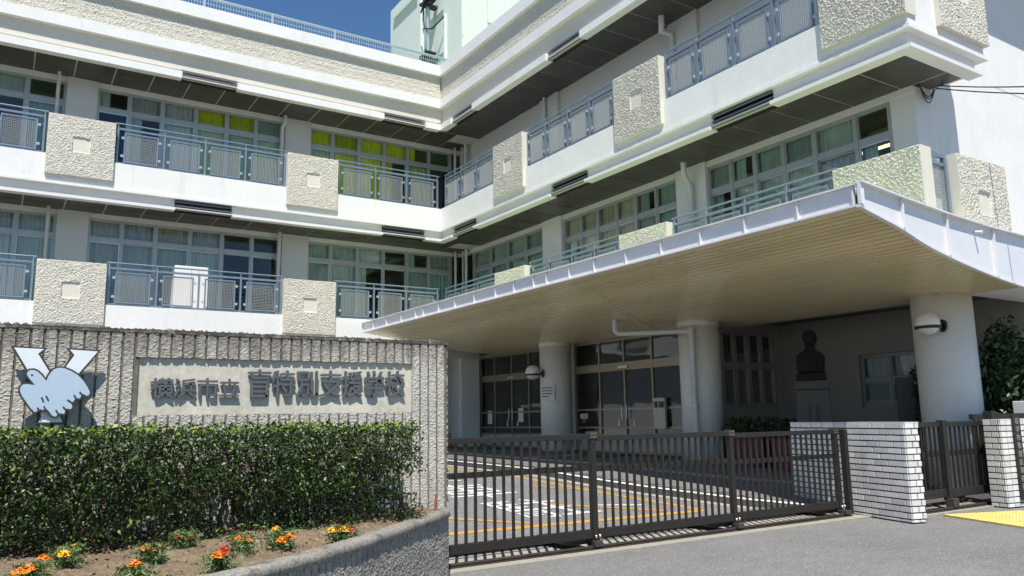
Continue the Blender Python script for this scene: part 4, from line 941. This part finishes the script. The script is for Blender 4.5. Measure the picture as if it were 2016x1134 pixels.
# emblem: three arms of a Y and a dove
def emb(px, py, y): p = on_y(px/5.967, 660+py/5.967, y); return (p.x, p.z)
def plate(name, pts, y0, th, inset, mats, parent):
    """dark outline plate with a lighter face 1.5 mm proud of it"""
    ar = sum(pts[i][0]*pts[(i+1) % len(pts)][1]-pts[(i+1) % len(pts)][0]*pts[i][1] for i in range(len(pts)))
    if ar < 0: pts = pts[::-1]
    n = len(pts); inn = []
    for i in range(n):
        p, q, r = Vector(pts[i-1]), Vector(pts[i]), Vector(pts[(i+1) % n]); d0 = (q-p).normalized(); d1 = (r-q).normalized()
        n0 = Vector((-d0.y, d0.x)); n1 = Vector((-d1.y, d1.x)); m_ = (n0+n1)
        m_ = m_.normalized() if m_.length > .2 else n0; k = min(1.9, 1/max(.35, m_.dot(n0))); inn.append(q+m_*inset*k)
    bm = bmesh.new()
    for pl_, ya, yb, mi in ((pts, y0, y0+th, 0), (inn, y0-.0015, y0+.004, 1)):
        vf = [bm.verts.new((x, ya, z)) for x, z in pl_]; vb = [bm.verts.new((x, yb, z)) for x, z in pl_]
        f = bm.faces.new(vf); f.material_index = mi; g = bm.faces.new(vb[::-1]); g.material_index = mi
        for i in range(n): h_ = bm.faces.new((vf[i], vb[i], vb[(i+1) % n], vf[(i+1) % n])); h_.material_index = 0
    bm.normal_update(); bmesh.ops.triangulate(bm, faces=[f for f in bm.faces if len(f.verts) > 4])
    me = bpy.data.meshes.new(name); bm.to_mesh(me); bm.free(); setmats(me, mats); return link(name, me, parent)
YP = [(125,122),(562,150),(478,222),(650,500),(845,235),(778,150),(1190,175),(940,465),(760,760),(735,960),(762,1045),(415,1045),(455,960),(440,740),(290,400)]
em = plate('emblem', [emb(x, y, YS-.075) for x, y in YP][::-1], YS-.085, .02, .0115, ['emblem_border','emblem_white'], sw_)
DV = [(292,470),(298,430),(335,393),(400,388),(450,408),(500,450),(537,500),(548,470),(575,430),(620,385),(690,362),(760,368),(850,405),(930,455),(1000,530),(1045,600),(1075,660),(1070,700),(1045,728),(1010,732),(975,715),(962,742),(935,765),(900,758),(880,790),(858,802),(872,830),(862,865),(835,890),(785,884),(780,920),(755,945),(700,938),(665,975),(630,975),(590,955),(560,915),(535,888),(500,900),(470,890),(420,925),(390,920),(340,870),(290,800),(240,730),(212,670),(210,630),(225,590),(260,562),(310,552),(372,566),(318,510)]
plate('dove', [emb(x, y, YS-.10) for x, y in DV][::-1], YS-.11, .02, .0105, ['emblem_border','emblem_blue'], em)
def bar2(name, p, q, wd): # feather lines
    a_ = Vector(emb(*p, YS-.11)); b_ = Vector(emb(*q, YS-.11)); d_ = (b_-a_).normalized(); n_ = Vector((-d_.y, d_.x))*wd/2
    c_ = [a_-n_, b_-n_, b_+n_, a_+n_]; m_ = MB(); m_.add([(t.x, YS-.1135, t.y) for t in c_]+[(t.x, YS-.109, t.y) for t in c_], [(0,1,2,3),(7,6,5,4),(0,4,5,1),(1,5,6,2),(2,6,7,3),(3,7,4,0)]); P(name, m_, 'emblem_border', em)
for p, q in (((488,728),(512,785)),((540,712),(570,770)),((440,848),(460,900)),((516,832),(540,892)),((655,878),(692,940)),((740,840),(785,888)),((790,757),(860,805)),((870,702),(900,760)),((935,664),(975,718))): bar2('feather_line', p, q, .0095)
ex = emb(376,467,YS-.11); a = MB(); n = 14
a.add([(ex[0]+0.0058*math.cos(2*math.pi*t/n), YS-.1135, ex[1]+0.0058*math.sin(2*math.pi*t/n)) for t in range(n)], [tuple(range(n))]); P('dove_eye', a, 'emblem_border', em)
for x, z in ((.15,1.7),(.42,1.7),(.27,1.45)): P('stand_off', MB().box(x-.01,x+.01,YS-.066,YS+.02,z-.01,z+.01), 'emblem_border', em)
# ------------------------------------------------------------------ planter with curved rough wall
pw = thing('planter_wall', 'low curved ribbed concrete planter wall with smooth coping in the foreground', 'planter', (1.6, 4.5, 0))
CTRL = [(3.09,5.78),(3.02,5.66),(2.72,5.36),(2.26,4.94),(1.83,4.57),(1.43,4.27),(1.0,4.0),(.5,3.78),(0,3.64),(-.6,3.56),(-1.2,3.54)]
pts = []
for i in range(len(CTRL)-1):
    p0, p1, p2, p3 = [Vector(CTRL[min(max(j,0),len(CTRL)-1)]) for j in (i-1,i,i+1,i+2)]
    for t in np.linspace(0, 1, 14, endpoint=False):
        pts.append(.5*((2*p1)+(p2-p0)*t+(2*p0-5*p1+4*p2-p3)*t*t+(3*p1-p0-3*p2+p3)*t**3))
arc = [0.]
for a_, b_ in zip(pts[:-1], pts[1:]): arc.append(arc[-1]+(b_-a_).length)
def cpt(s_):
    i = min(max(int(np.searchsorted(arc, s_))-1, 0), len(pts)-2); t = (s_-arc[i])/max(1e-6, arc[i+1]-arc[i]); p = pts[i].lerp(pts[i+1], t)
    d = (pts[min(i+2,len(pts)-1)]-pts[max(i-1,0)]).normalized(); return p, Vector((d.y, -d.x))       # normal towards the bed
ZP = .62
ss = np.arange(0, arc[-1], .02); 
core = MB(); A_ = []; B_ = []
for s_ in ss: p, n_ = cpt(s_); A_.append(p+n_*.010); B_.append(p+n_*.10)
sgn = 1
core.grid(np.array([[(p.x,p.y,0) for p in A_],[(p.x,p.y,ZP-.06) for p in A_],[(p.x,p.y,ZP-.06) for p in B_],[(p.x,p.y,0) for p in B_]])); P('wall_core', core, 'sign_groove', pw)
s_ = .02; k = 0
while s_+.06 < arc[-1]:
    nu = 9; u = np.linspace(s_, s_+.0585, nu); z = np.linspace(-.02, ZP-.062, 90); G = np.zeros((nu, 90, 3)); Bk = np.zeros((nu, 90, 3))
    for i, uu in enumerate(u):
        p, n_ = cpt(uu); h = rough(np.full(90, uu), z, .0048, 61)
        G[i,:,0] = p.x-n_.x*h; G[i,:,1] = p.y-n_.y*h; G[i,:,2] = z; Bk[i,:,0] = p.x+n_.x*.03; Bk[i,:,1] = p.y+n_.y*.03; Bk[i,:,2] = z
    a = MB(); a.grid(G[::-1], False)
    for e in (0,-1): a.grid(np.stack([G[e],Bk[e]],0), False)
    a.grid(np.stack([G[:,-1],Bk[:,-1]],0), False); P('rib', a, 'planter_concrete', pw); s_ += .066; k += 1
prof = [(-.004,-.062),(-.016,-.05),(-.018,-.02),(-.008,-.004),(.02,.003),(.085,.003),(.105,-.006),(.112,-.03),(.112,-.12)]
G = np.zeros((len(ss), len(prof), 3))
for i, q in enumerate(ss):
    p, n_ = cpt(q)
    for j, (dn, dz) in enumerate(prof):
        jit = .005*(vnoise(q/.03, j*.7, 71)-.5); G[i,j] = (p.x+n_.x*(dn+jit), p.y+n_.y*(dn+jit), ZP+dz+.004*(vnoise(q/.025, j*.9+9, 72)-.5))
a = MB(); a.grid(G[:, ::-1]); P('coping', a, 'coping_concrete', pw)
tag(P('garden_peg', MB().tube([(2.90,5.64,.60),(2.935,5.67,.745)], .011, 8), 'peg_rust', None), 'rusty red peg leaning on the ribbed wall by the planter end', 'peg')
# soil bed
nx_, ny_ = 240, 150; gx = np.linspace(-1.2, 3.05, nx_); gy = np.linspace(3.5, 5.79, ny_); GX, GY = np.meshgrid(gx, gy, indexing='ij')
GZ = .505+.05*(GY-4.2)+.04*vnoise(GX/.3, GY/.3, 81)+.03*vnoise(GX/.07, GY/.07, 82)+.018*vnoise(GX/.03, GY/.03, 83)
inner = [cpt(q)[0]+cpt(q)[1]*.05 for q in ss]; ix = np.array([p.x for p in inner])[::-1]; iy = np.array([p.y for p in inner])[::-1]
lim = np.interp(GX, ix, iy); GYc = np.maximum(GY, lim)
a = MB(); a.grid(np.stack([GX, GYc, GZ], -1)); struct(P('soil_bed', a, 'soil'))
soil_z = lambda x, y: .515+.05*(y-4.2)+.025
cl = MB(); rc = np.random.default_rng(44)
for _ in range(900):
    x_ = rc.uniform(-.4, 2.9); y_ = rc.uniform(3.8, 5.4); lim_ = float(np.interp(x_, ix, iy))+.08
    if y_ < lim_: continue
    r0 = rc.uniform(.004, .014)*(1.6 if rc.random() < .08 else 1); z_ = soil_z(x_, y_)+.004
    vv = [(x_+r0*rc.uniform(.7,1.2)*a_, y_+r0*rc.uniform(.7,1.2)*b_, z_+r0*.7*c_) for a_, b_, c_ in ((1,0,0),(-1,0,0),(0,1,0),(0,-1,0),(0,0,1),(0,0,-1))]
    cl.add(vv, [(0,2,4),(2,1,4),(1,3,4),(3,0,4),(2,0,5),(1,2,5),(3,1,5),(0,3,5)])
struct(P('soil_clods', cl, 'soil'), 'stuff')
# ------------------------------------------------------------------ hedge
hd = thing('hedge', 'clipped dark green hedge with woody stems in front of the ribbed wall', 'hedge', (1.2, 5.45, .5))
def hsamp(n, r):
    n2 = int(n*2.6); x = -1.2+r.random(n2)*3.86; t = r.random(n2); z = .575+t*.72
    yc = 5.47; hw = .16+.13*np.clip((z-.62)/.35, 0, 1)
    y = yc+(r.random(n2)*2-1)*hw
    lump = .085*(vnoise(x/.17, z/.15, 91)-.5)*2; y = y-lump*(y < yc)
    top = 1.265+.05*vnoise(x/.12, y/.1, 92)-.02; ok = z < top
    dens = np.where(z > .92, 1., np.clip(.30+.7*(z-.575)/.30, 0, 1)); holes = vnoise(x/.16, z/.14, 93)
    ok &= (r.random(n2) < dens) & ~((holes < .20) & (z < .95)) & ~((vnoise(x/.07, z/.06, 95) < .22) & (z < 1.2) & (y < yc))
    right = 2.60+.06*(vnoise(z/.12, y/.1, 94)-.5)*2; ok &= x < right
    shell = (np.abs(y-yc)/hw > .35) | (z > top-.12) | (r.random(n2) < .6); ok &= shell
    c = np.stack([x, y, z], -1)[ok]; return c[:n]
link('foliage', leaf_cloud(46000, hsamp, .028, ['leaf_dark','leaf_mid','leaf_young'], [.56,.38,.06], up=.5, seed=4, aspect=.48), hd)
def hs2(n, r):
    x = -1.2+r.random(n)*3.8; y = 5.22+r.random(n)*.5; z = 1.265+.05*vnoise(x/.12, y/.1, 92)-.03+r.random(n)*.05; return np.stack([x,y,z],-1)
link('young_shoots', leaf_cloud(2600, hs2, .032, ['leaf_young','leaf_mid'], [.55,.45], up=.9, seed=5), hd)
r_ = random.Random(3); xx = -1.1
while xx < 2.6:
    y = 5.45+r_.uniform(-.06,.1); z0 = soil_z(xx, y)-.03; p = Vector((xx, y, z0)); path = [p.copy()]; rad = [r_.uniform(.012,.022)]
    for j in range(5):
        p = p+Vector((r_.uniform(-.05,.05), r_.uniform(-.05,.04), r_.uniform(.1,.16))); path.append(p.copy()); rad.append(rad[0]*(1-.15*(j+1)))
    a = MB(); a.tube(path, .015, 7, rads=rad)
    for j in (2,3,4):
        q = path[j]; e = q+Vector((r_.uniform(-.18,.18), r_.uniform(-.2,.02), r_.uniform(.05,.2))); a.tube([q, q.lerp(e,.5)+Vector((0,0,.02)), e], .006, 5)
    P('stem', a, 'bark', hd); xx += r_.uniform(.10,.24)
# low weeds under the hedge
def wsamp(n, r):
    x = -1+r.random(n)*3.4; y = 5.18+r.random(n)*.35; g = vnoise(x/.14, y/.2, 97); k = g > .55
    return np.stack([x, y, soil_z(x, y)+.01+r.random(n)*.10*g], -1)[k]
struct(link('weeds', leaf_cloud(1700, wsamp, .03, ['leaf_mid','leaf_young','marigold_leaf'], [.5,.15,.35], up=.5, seed=8, aspect=.3)), 'stuff')
def lsamp(n, r):
    x = -.6+r.random(n)*3.4; y = 3.9+r.random(n)*1.6; k = y > np.interp(x, ix, iy)+.08
    return np.stack([x, y, soil_z(x, y)+.022+0*x], -1)[k]
struct(link('leaf_litter', leaf_cloud(330, lsamp, .026, ['litter_brown','litter_tan'], [.6,.4], up=3, seed=9, aspect=.5)), 'stuff')
# ------------------------------------------------------------------ marigolds
def flower_head(m_, c, r, seed):
    q = random.Random(seed)
    for lay_, (rr, zz, np_) in enumerate(((1,-.1,11),(.8,.12,10),(.58,.3,8),(.34,.45,6))):
        for k in range(np_):
            t = 2*math.pi*(k+q.random()*.4)/np_; w_ = math.pi/np_*1.25; R_ = r*rr*q.uniform(.85,1.1); zt = c[2]+r*zz
            v_ = [(c[0],c[1],zt-.3*r), (c[0]+R_*.7*math.cos(t-w_), c[1]+R_*.7*math.sin(t-w_), zt+r*.08*q.uniform(-1,1)), (c[0]+R_*math.cos(t-w_*.45), c[1]+R_*math.sin(t-w_*.45), zt-r*.1+r*.15*q.uniform(-1,1)),
                  (c[0]+R_*math.cos(t+w_*.45), c[1]+R_*math.sin(t+w_*.45), zt-r*.1+r*.15*q.uniform(-1,1)), (c[0]+R_*.7*math.cos(t+w_), c[1]+R_*.7*math.sin(t+w_), zt+r*.08*q.uniform(-1,1))]
            m_.add(v_, [(0,1,2,3,4)])
FL = [('small orange marigold at the left edge beside the yellow ones', [(58,1118,'o'),(85,1098,'o'),(38,1125,'o')], 0), ('bright yellow marigold pair, the leftmost yellow plant in the bed', [(122,1085,'y'),(146,1078,'y'),(128,1090,'y')], 0),
      ('single orange marigold low at the bottom edge of the bed', [(265,1110,'o')], 0), ('orange marigold with two heads left of the red one', [(286,1079,'o'),(310,1076,'o')], 0), ('deep red marigold growing close to the hedge', [(351,1057,'d'),(370,1056,'d')], 0),
      ('red and orange marigold beside the coping', [(433,1090,'d'),(441,1082,'d'),(428,1093,'o')], 0), ('orange marigold with flat wide heads in mid bed', [(470,1061,'o'),(487,1061,'o')], 0), ('tall orange marigold with four heads in mid bed', [(546,1041,'o'),(553,1063,'o'),(570,1056,'o'),(540,1044,'y')], 0),
      ('yellow and red marigold furthest right near the coping', [(655,1043,'y'),(677,1042,'y'),(668,1038,'d'),(690,1040,'d')], 0)]
cols = {'o':'petal_orange','d':'petal_deep','y':'petal_yellow'}
for i, (lab, heads, _) in enumerate(FL):
    hz = .665; hp = [on_z(x, y, hz+.0) for x, y, c in heads]
    base = sum(hp, Vector())/len(hp); gz = soil_z(base.x, base.y)
    o = thing('marigold', lab, 'flower', (base.x, base.y, gz), 'marigolds in the bed')
    for j, (p, (x, y, c)) in enumerate(zip(hp, heads)):
        a = MB(); a.tube([(base.x,base.y,gz-.01),((base.x+p.x)/2,(base.y+p.y)/2,(gz+p.z)/2+.01),(p.x,p.y,p.z-.01)], .003, 5); P('stalk', a, 'marigold_leaf', o)
        a = MB(); flower_head(a, p, .038, i*7+j); P('flower_head', a, cols[c], o)
    me = leaf_cloud(520, lambda n, r: np.stack([base.x+r.normal(size=n)*.042, base.y+r.normal(size=n)*.042, gz+.01+r.random(n)*.105], -1), .034, ['marigold_leaf','leaf_mid'], [.8,.2], up=.4, seed=100+i, aspect=.22); link('foliage', me, o)

# ------------------------------------------------------------------ sliding gate
gt = thing('sliding_gate', 'long dark brown sliding gate of vertical bars across the driveway', 'gate', (6.4, 6.55, 0))
def gate_section(root_, x0, x1, y, zb, zt, pitch_, mid, first_post=False, last_post=True):
    P('top_rail', MB().box(x0, x1, y-.028, y+.028, zt-.055, zt), 'gate_paint', root_, bevel=.004)
    P('bottom_rail', MB().box(x0, x1, y-.03, y+.03, zb, zb+.085), 'gate_paint', root_, bevel=.004)
    P('mid_rail', MB().box(x0, x1, y+.010, y+.028, mid, mid+.055), 'gate_paint', root_)
    bm2 = MB().box(-.013,.013,-.010,.0095,0,zt-.056-zb-.086).mesh('bar'); setmats(bm2, 'gate_paint')
    n = int(round((x1-x0)/pitch_))
    for k in range(1, n): link('bar', bm2, root_, (x0+(x1-x0)*k/n, y, zb+.0855))
def gate_post(root_, x, y, zb, zt, yb):
    P('post', MB().box(x-.03,x+.03,y-.032,y+.035,zb-.03,zt+.012), 'gate_paint', root_, bevel=.004)
    o = P('post_cap', MB().box(x-.05,x+.05,y-.04,y+.042,zt-.05,zt+.022), 'gate_worn', root_, bevel=.004)
    for dx in (-.03,0,.03):
        for dz in (-.032,.004): P('bolt', MB().box(x+dx-.004,x+dx+.004,y-.044,y-.0405,zt+dz-.004,zt+dz+.004), 'bolt_metal', o)
    o = P('wheel_bracket', MB().box(x-.045,x+.05,6.47,6.59,.03,zb-.025), 'gate_worn', root_, bevel=.006)
    P('bracket_arm', MB().box(x-.30,x-.0,y+.04,yb-.04,zb-.06,zb-.02), 'gate_paint', o); P('rear_foot', MB().box(x-.34,x-.20,yb-.07,yb+.04,.03,zb+.0), 'gate_paint', o)
    P('bolt', MB().lathe([(.013,zb),(.013,zb+.03)], x-.02, y-.05, 8), 'bolt_metal', o); P('bolt', MB().lathe([(.013,zb),(.013,zb+.035)], x+.03, y-.05, 8), 'bolt_metal', o)
xp = [on_y(px, 950, 6.56).x for px in (1165, 1443, 1655)]
gate_section(gt, 1.2, xp[0]-.05, 6.53, .115, 1.145, .1035, .775); gate_post(gt, xp[0], 6.54, .115, 1.145, 7.04)
gate_section(gt, xp[0]+.06, xp[1]-.05, 6.56, .11, 1.125, .1035, .76); gate_post(gt, xp[1], 6.57, .11, 1.115, 7.04)
gate_section(gt, xp[1]+.06, xp[2]-.05, 6.60, .105, 1.10, .1035, .735); gate_post(gt, xp[2], 6.60, .105, 1.09, 7.04)
P('end_post', MB().box(xp[2]+.10,xp[2]+.17,6.52,6.60,.02,1.10), 'gate_paint', gt, bevel=.005)
# ------------------------------------------------------------------ white tiled walls
def tiled(name, label, loops, z1, loc, pitch_l=.2225, row=.0705, cap=True):
    """loops: list of faces ((x,y) start, (x,y) end, tile pitch, half-offset) as seen from outside; tiles stand 9 mm proud of dark joints"""
    root_ = thing(name, label, 'wall', loc)
    return root_
def tile_face(root_, A, B, z1, pl, row, depth=.009, tile_h=.0605, alt=None, meshes={}):
    A = Vector(A); B = Vector(B); L = (B-A).length; d = (B-A)/L; n_ = Vector((d.y, -d.x)); an = math.atan2(d.y, d.x); rows = int(z1/row)
    for r in range(rows+1):
        zt_ = z1-r*row; zb_ = max(zt_-tile_h, .004)
        if zt_-zb_ < .012: continue
        pp = pl if alt is None else alt[r % 2]
        off = (pp/2 if r % 2 else 0) if alt is None else 0
        x = -off
        while x < L-.012:
            x0, x1 = max(x+.0062, .0), min(x+pp-.0062, L); x += pp
            if x1-x0 < .015: continue
            w_ = round(x1-x0, 4); h_ = round(zt_-zb_, 4); key = (w_, h_)
            if key not in meshes:
                e = .003; q = MB(); v = [(-w_/2,0,-h_/2),(w_/2,0,-h_/2),(w_/2,0,h_/2),(-w_/2,0,h_/2),(-w_/2+e,-depth,-h_/2+e),(w_/2-e,-depth,-h_/2+e),(w_/2-e,-depth,h_/2-e),(-w_/2+e,-depth,h_/2-e)]
                q.add(v, [(4,5,6,7),(0,1,5,4),(1,2,6,5),(2,3,7,6),(3,0,4,7)]); q = q.mesh('tile'); setmats(q, 'tile_white'); meshes[key] = q
            c = A+d*((x0+x1)/2); link('tile', meshes[key], root_, (c.x, c.y, (zt_+zb_)/2), an)
ZB = on_x(1797, 833, 9.3).z
bw = thing('tiled_wall', 'low white tiled wall angled between the long gate and the small gate', 'wall', (9.6, 6.6, 0))
c0 = Vector((9.30, 5.65)); t_ = math.radians(74.5); dv = Vector((math.cos(t_), math.sin(t_))); c1 = c0+dv*2.2; nv = Vector((math.sin(t_), -math.cos(t_)))*.21
a = MB(); a.prism([tuple(c0), tuple(c0+nv), tuple(c1+nv), tuple(c1)], 0, ZB-.0005); P('wall_core', a, 'tile_joint', bw)
tile_face(bw, c1, c0, ZB, .236, .0765, tile_h=.0625); tile_face(bw, c0, c0+nv, ZB, .236, .0765, tile_h=.0625, alt=(.15,.1))
tp_ = MB(); e = .008
tp_.prism([tuple(c0-dv*.009-nv*.03), tuple(c0+nv*1.03-dv*.009), tuple(c1+nv*1.03), tuple(c1-nv*.03)], ZB, ZB+.012); P('wall_cap', tp_, 'tile_white', bw)
p2 = thing('tiled_pillar', 'white tiled pillar with a black vertical nameplate at the right edge', 'wall', (12.3, 5.8, 0))
q0 = Vector((11.68, 5.70)); q1 = Vector((11.73, 5.95)); q2 = Vector((13.6, 5.44)); q3 = q2+(q1-q0)
Z2 = on_z(1978, 828, 1.36); ZP2 = on_y(1978, 827, 5.70).z
a = MB(); a.prism([tuple(q0), tuple(q2), tuple(q3), tuple(q1)], 0, ZP2-.0005); P('pillar_core', a, 'tile_joint', p2)
tile_face(p2, q1, q0, ZP2, .2225, .0805, tile_h=.067, alt=(.115,.2)); tile_face(p2, q0, q2, ZP2, .115, .0805, tile_h=.067, alt=(.122,.122))
a = MB(); a.prism([tuple(q0+Vector((-.009,-.009))), tuple(q2+Vector((0,-.009))), tuple(q3), tuple(q1+Vector((-.009,0)))], ZP2, ZP2+.012); P('wall_cap', a, 'tile_white', p2)
dq = (q2-q0).normalized(); aq = math.atan2(dq.y, dq.x); npc = q0+dq*.31
npl = P('nameplate', MB().box(-.075,.075,-.04,-.010,.09,1.24), 'nameplate_black', p2, (npc.x, npc.y, 0), aq)
for k, ch in enumerate('盲学校後援会事務局'):
    me = text_mesh(ch, .003, 'nameplate_character', 'nameplate_text', -.042, .042, 1.12-.112*k, 1.205-.112*k); o = link('nameplate_character', me, p2, (npc.x+dq.y*.041, npc.y-dq.x*.041, 0), aq)
# ------------------------------------------------------------------ small gate
pg = thing('pedestrian_gate', 'small dark barred gate between the white tiled wall and pillar', 'gate', (11.1, 6.1, 0))
GA, GB = 10.02, 12.14; gm = on_y(1868, 950, 6.10).x
def small(x0, x1, y):
    P('top_rail', MB().box(x0,x1,y-.028,y+.028,1.10,1.17), 'gate_paint', pg, bevel=.004); P('bottom_rail', MB().box(x0,x1,y-.03,y+.03,.16,.27), 'gate_paint', pg, bevel=.004); P('mid_rail', MB().box(x0,x1,y+.011,y+.03,.70,.78), 'gate_paint', pg)
    bm2 = MB().box(-.012,.012,-.011,.0105,0,.828).mesh('bar'); setmats(bm2, 'gate_paint'); n = int(round((x1-x0)/.112))
    for k in range(1, n): link('bar', bm2, pg, (x0+(x1-x0)*k/n, y, .271))
small(GA, gm-.05, 6.14); small(gm+.05, GB-.06, 6.10)
for x, y in ((gm, 6.12), (GB-.02, 6.1)):
    P('post', MB().box(x-.05,x+.05,y-.045,y+.045,.12,1.19), 'gate_paint', pg, bevel=.005); o = P('wheel_bracket', MB().box(x-.06,x+.07,y-.10,y+.02,.03,.15), 'gate_worn', pg, bevel=.006)
    P('rear_foot', MB().box(x-.4,x-.22,y+.30,y+.42,.03,.18), 'gate_paint', o)
P('gate_lock', MB().box(9.62,9.80,5.86,5.98,.93,1.16), 'lamp_black', pg, bevel=.006); P('jamb_post', MB().box(GB+.06,GB+.13,6.05,6.18,.0,1.30), 'gate_paint', pg, bevel=.005)
# ------------------------------------------------------------------ right-hand background
tag(P('metal_cabinet', MB().box(-.3,.3,-.2,.2,0,1.35), 'metal_cabinet', None, (14.05, 6.28, .1), 0, bevel=.01), 'grey metal box standing behind the white tiled pillar', 'cabinet')
bf = thing('black_fence', 'low black bar fence in front of the dark shrub at right', 'fence', (12.9, 6.35, 0))
P('top_rail', MB().box(12.2,14.0,6.32,6.38,1.18,1.26), 'gate_paint', bf); P('bottom_rail', MB().box(12.2,14.0,6.33,6.37,.15,.22), 'gate_paint', bf)
bb_ = MB().box(-.012,.012,-.012,.012,.22,1.18).mesh('bar'); setmats(bb_, 'gate_paint')
for k in range(14): link('bar', bb_, bf, (12.28+.13*k, 6.35, 0))
def shrub(label, cx, cy, z0, rx, ry, rzv, n, seed):
    o = thing('shrub', label, 'shrub', (cx, cy, z0), 'dark evergreen shrubs beside the entrance')
    def sam(m_, r):
        d = r.normal(size=(m_*2,3)); d /= np.linalg.norm(d, axis=1)[:,None]; q = r.random(m_*2)**.42
        th = np.arctan2(d[:,1], d[:,0]); bump_ = .78+.42*vnoise(th*2.2+5, d[:,2]*3+seed, seed); c = d*(q*bump_)[:,None]
        c = c*np.array([rx, ry, rzv])+np.array([cx, cy, z0+rzv*1.05]); return c[c[:,2] > z0+.15][:m_]
    link('crown', leaf_cloud(n, sam, .12, ['leaf_shrub','leaf_dark'], [.7,.3], up=.5, seed=seed, aspect=.42), o)
    r2 = random.Random(seed)
    for k in range(0):
        t = r2.uniform(0, 2*math.pi); e = Vector((cx+rx*.6*math.cos(t), cy+ry*.6*math.sin(t), z0+rzv*1.9+r2.uniform(-.2,.15))); P('sprig', leaf_cloud(16, lambda m_, r: np.stack([e.x+r.normal(size=m_)*.03, e.y+r.normal(size=m_)*.03, e.z+r.random(m_)*.32], -1), .11, ['leaf_shrub','leaf_dark'], [.5,.5], up=.9, seed=seed*50+k, aspect=.35), None, o)
    for k in range(4): a = MB(); a.tube([(cx+.1*k-.15,cy,z0-.05),(cx+.22*k-.33,cy+.05,z0+rzv*.7),(cx+.4*k-.6,cy,z0+rzv*1.4)], .035, 7, rads=[.045,.03,.015]); P('trunk', a, 'bark', o)
shrub('large dark evergreen shrub right of the big column', 14.55, 6.86, .15, .85, .40, 1.33, 5200, 12)
shrub('dark shrub peeping out left of the big column', 14.75, 8.36, .2, .42, .35, 1.2, 1800, 13)
tag(P('dark_board', MB().box(-.16,.16,-.02,.02,0,1.8), 'lamp_black', None, (14.35, 8.62, .15), math.radians(-60), bevel=.01), 'dark upright board left of the big column under the canopy', 'board')
cb = tag(P('storage_cabinet', MB().box(-.42,.42,-.2,.2,0,1.22), 'cabinet_white', None, (4.05, YF+.75, 4.19), 0, bevel=.01), 'white storage cabinet on the second-floor balcony of the left wing', 'cabinet')
m2 = MB().box(-.003,.003,-.204,-.2005,.05,1.17); P('door_gap', m2, 'ink', cb, Vector(WPOS[cb.name]))
# cables to the building corner
cbx = thing('service_cable', 'two thin black overhead cables with loops at the building corner', 'cable', (13.35, 6.6, 6.6))
A0 = on_y(1838, 168, 6.9); B0 = on_y(2016, 158, 5.2)
for dz, e in ((0, B0), (-.05, B0+Vector((0,0,-.06)))):
    q = [A0+Vector((0,0,dz))+(e+(e-A0)*1.5-A0)*t+Vector((0,0,-.35*4*t*(1-t)*.3)) for t in np.linspace(0,1,16)]; a = MB(); a.tube(q, .011, 6); P('cable', a, 'black_cable', cbx)
for k, (w_, h_) in enumerate(((.22,.30),(.12,.2),(.16,.24))):
    q = [on_y(1806,158,6.88)+Vector(((A0.x-on_y(1806,158,6.88).x)*t, 0, -h_*math.sin(math.pi*t)*1.15)) for t in np.linspace(0,1,12)]; a = MB(); a.tube(q, .009, 6); P('cable_loop', a, 'black_cable', cbx)
P('cable_clamp', MB().box(A0.x-.09,A0.x+.06,A0.y-.05,A0.y+.02,A0.z-.09,A0.z+.05), 'steel_pole', cbx)
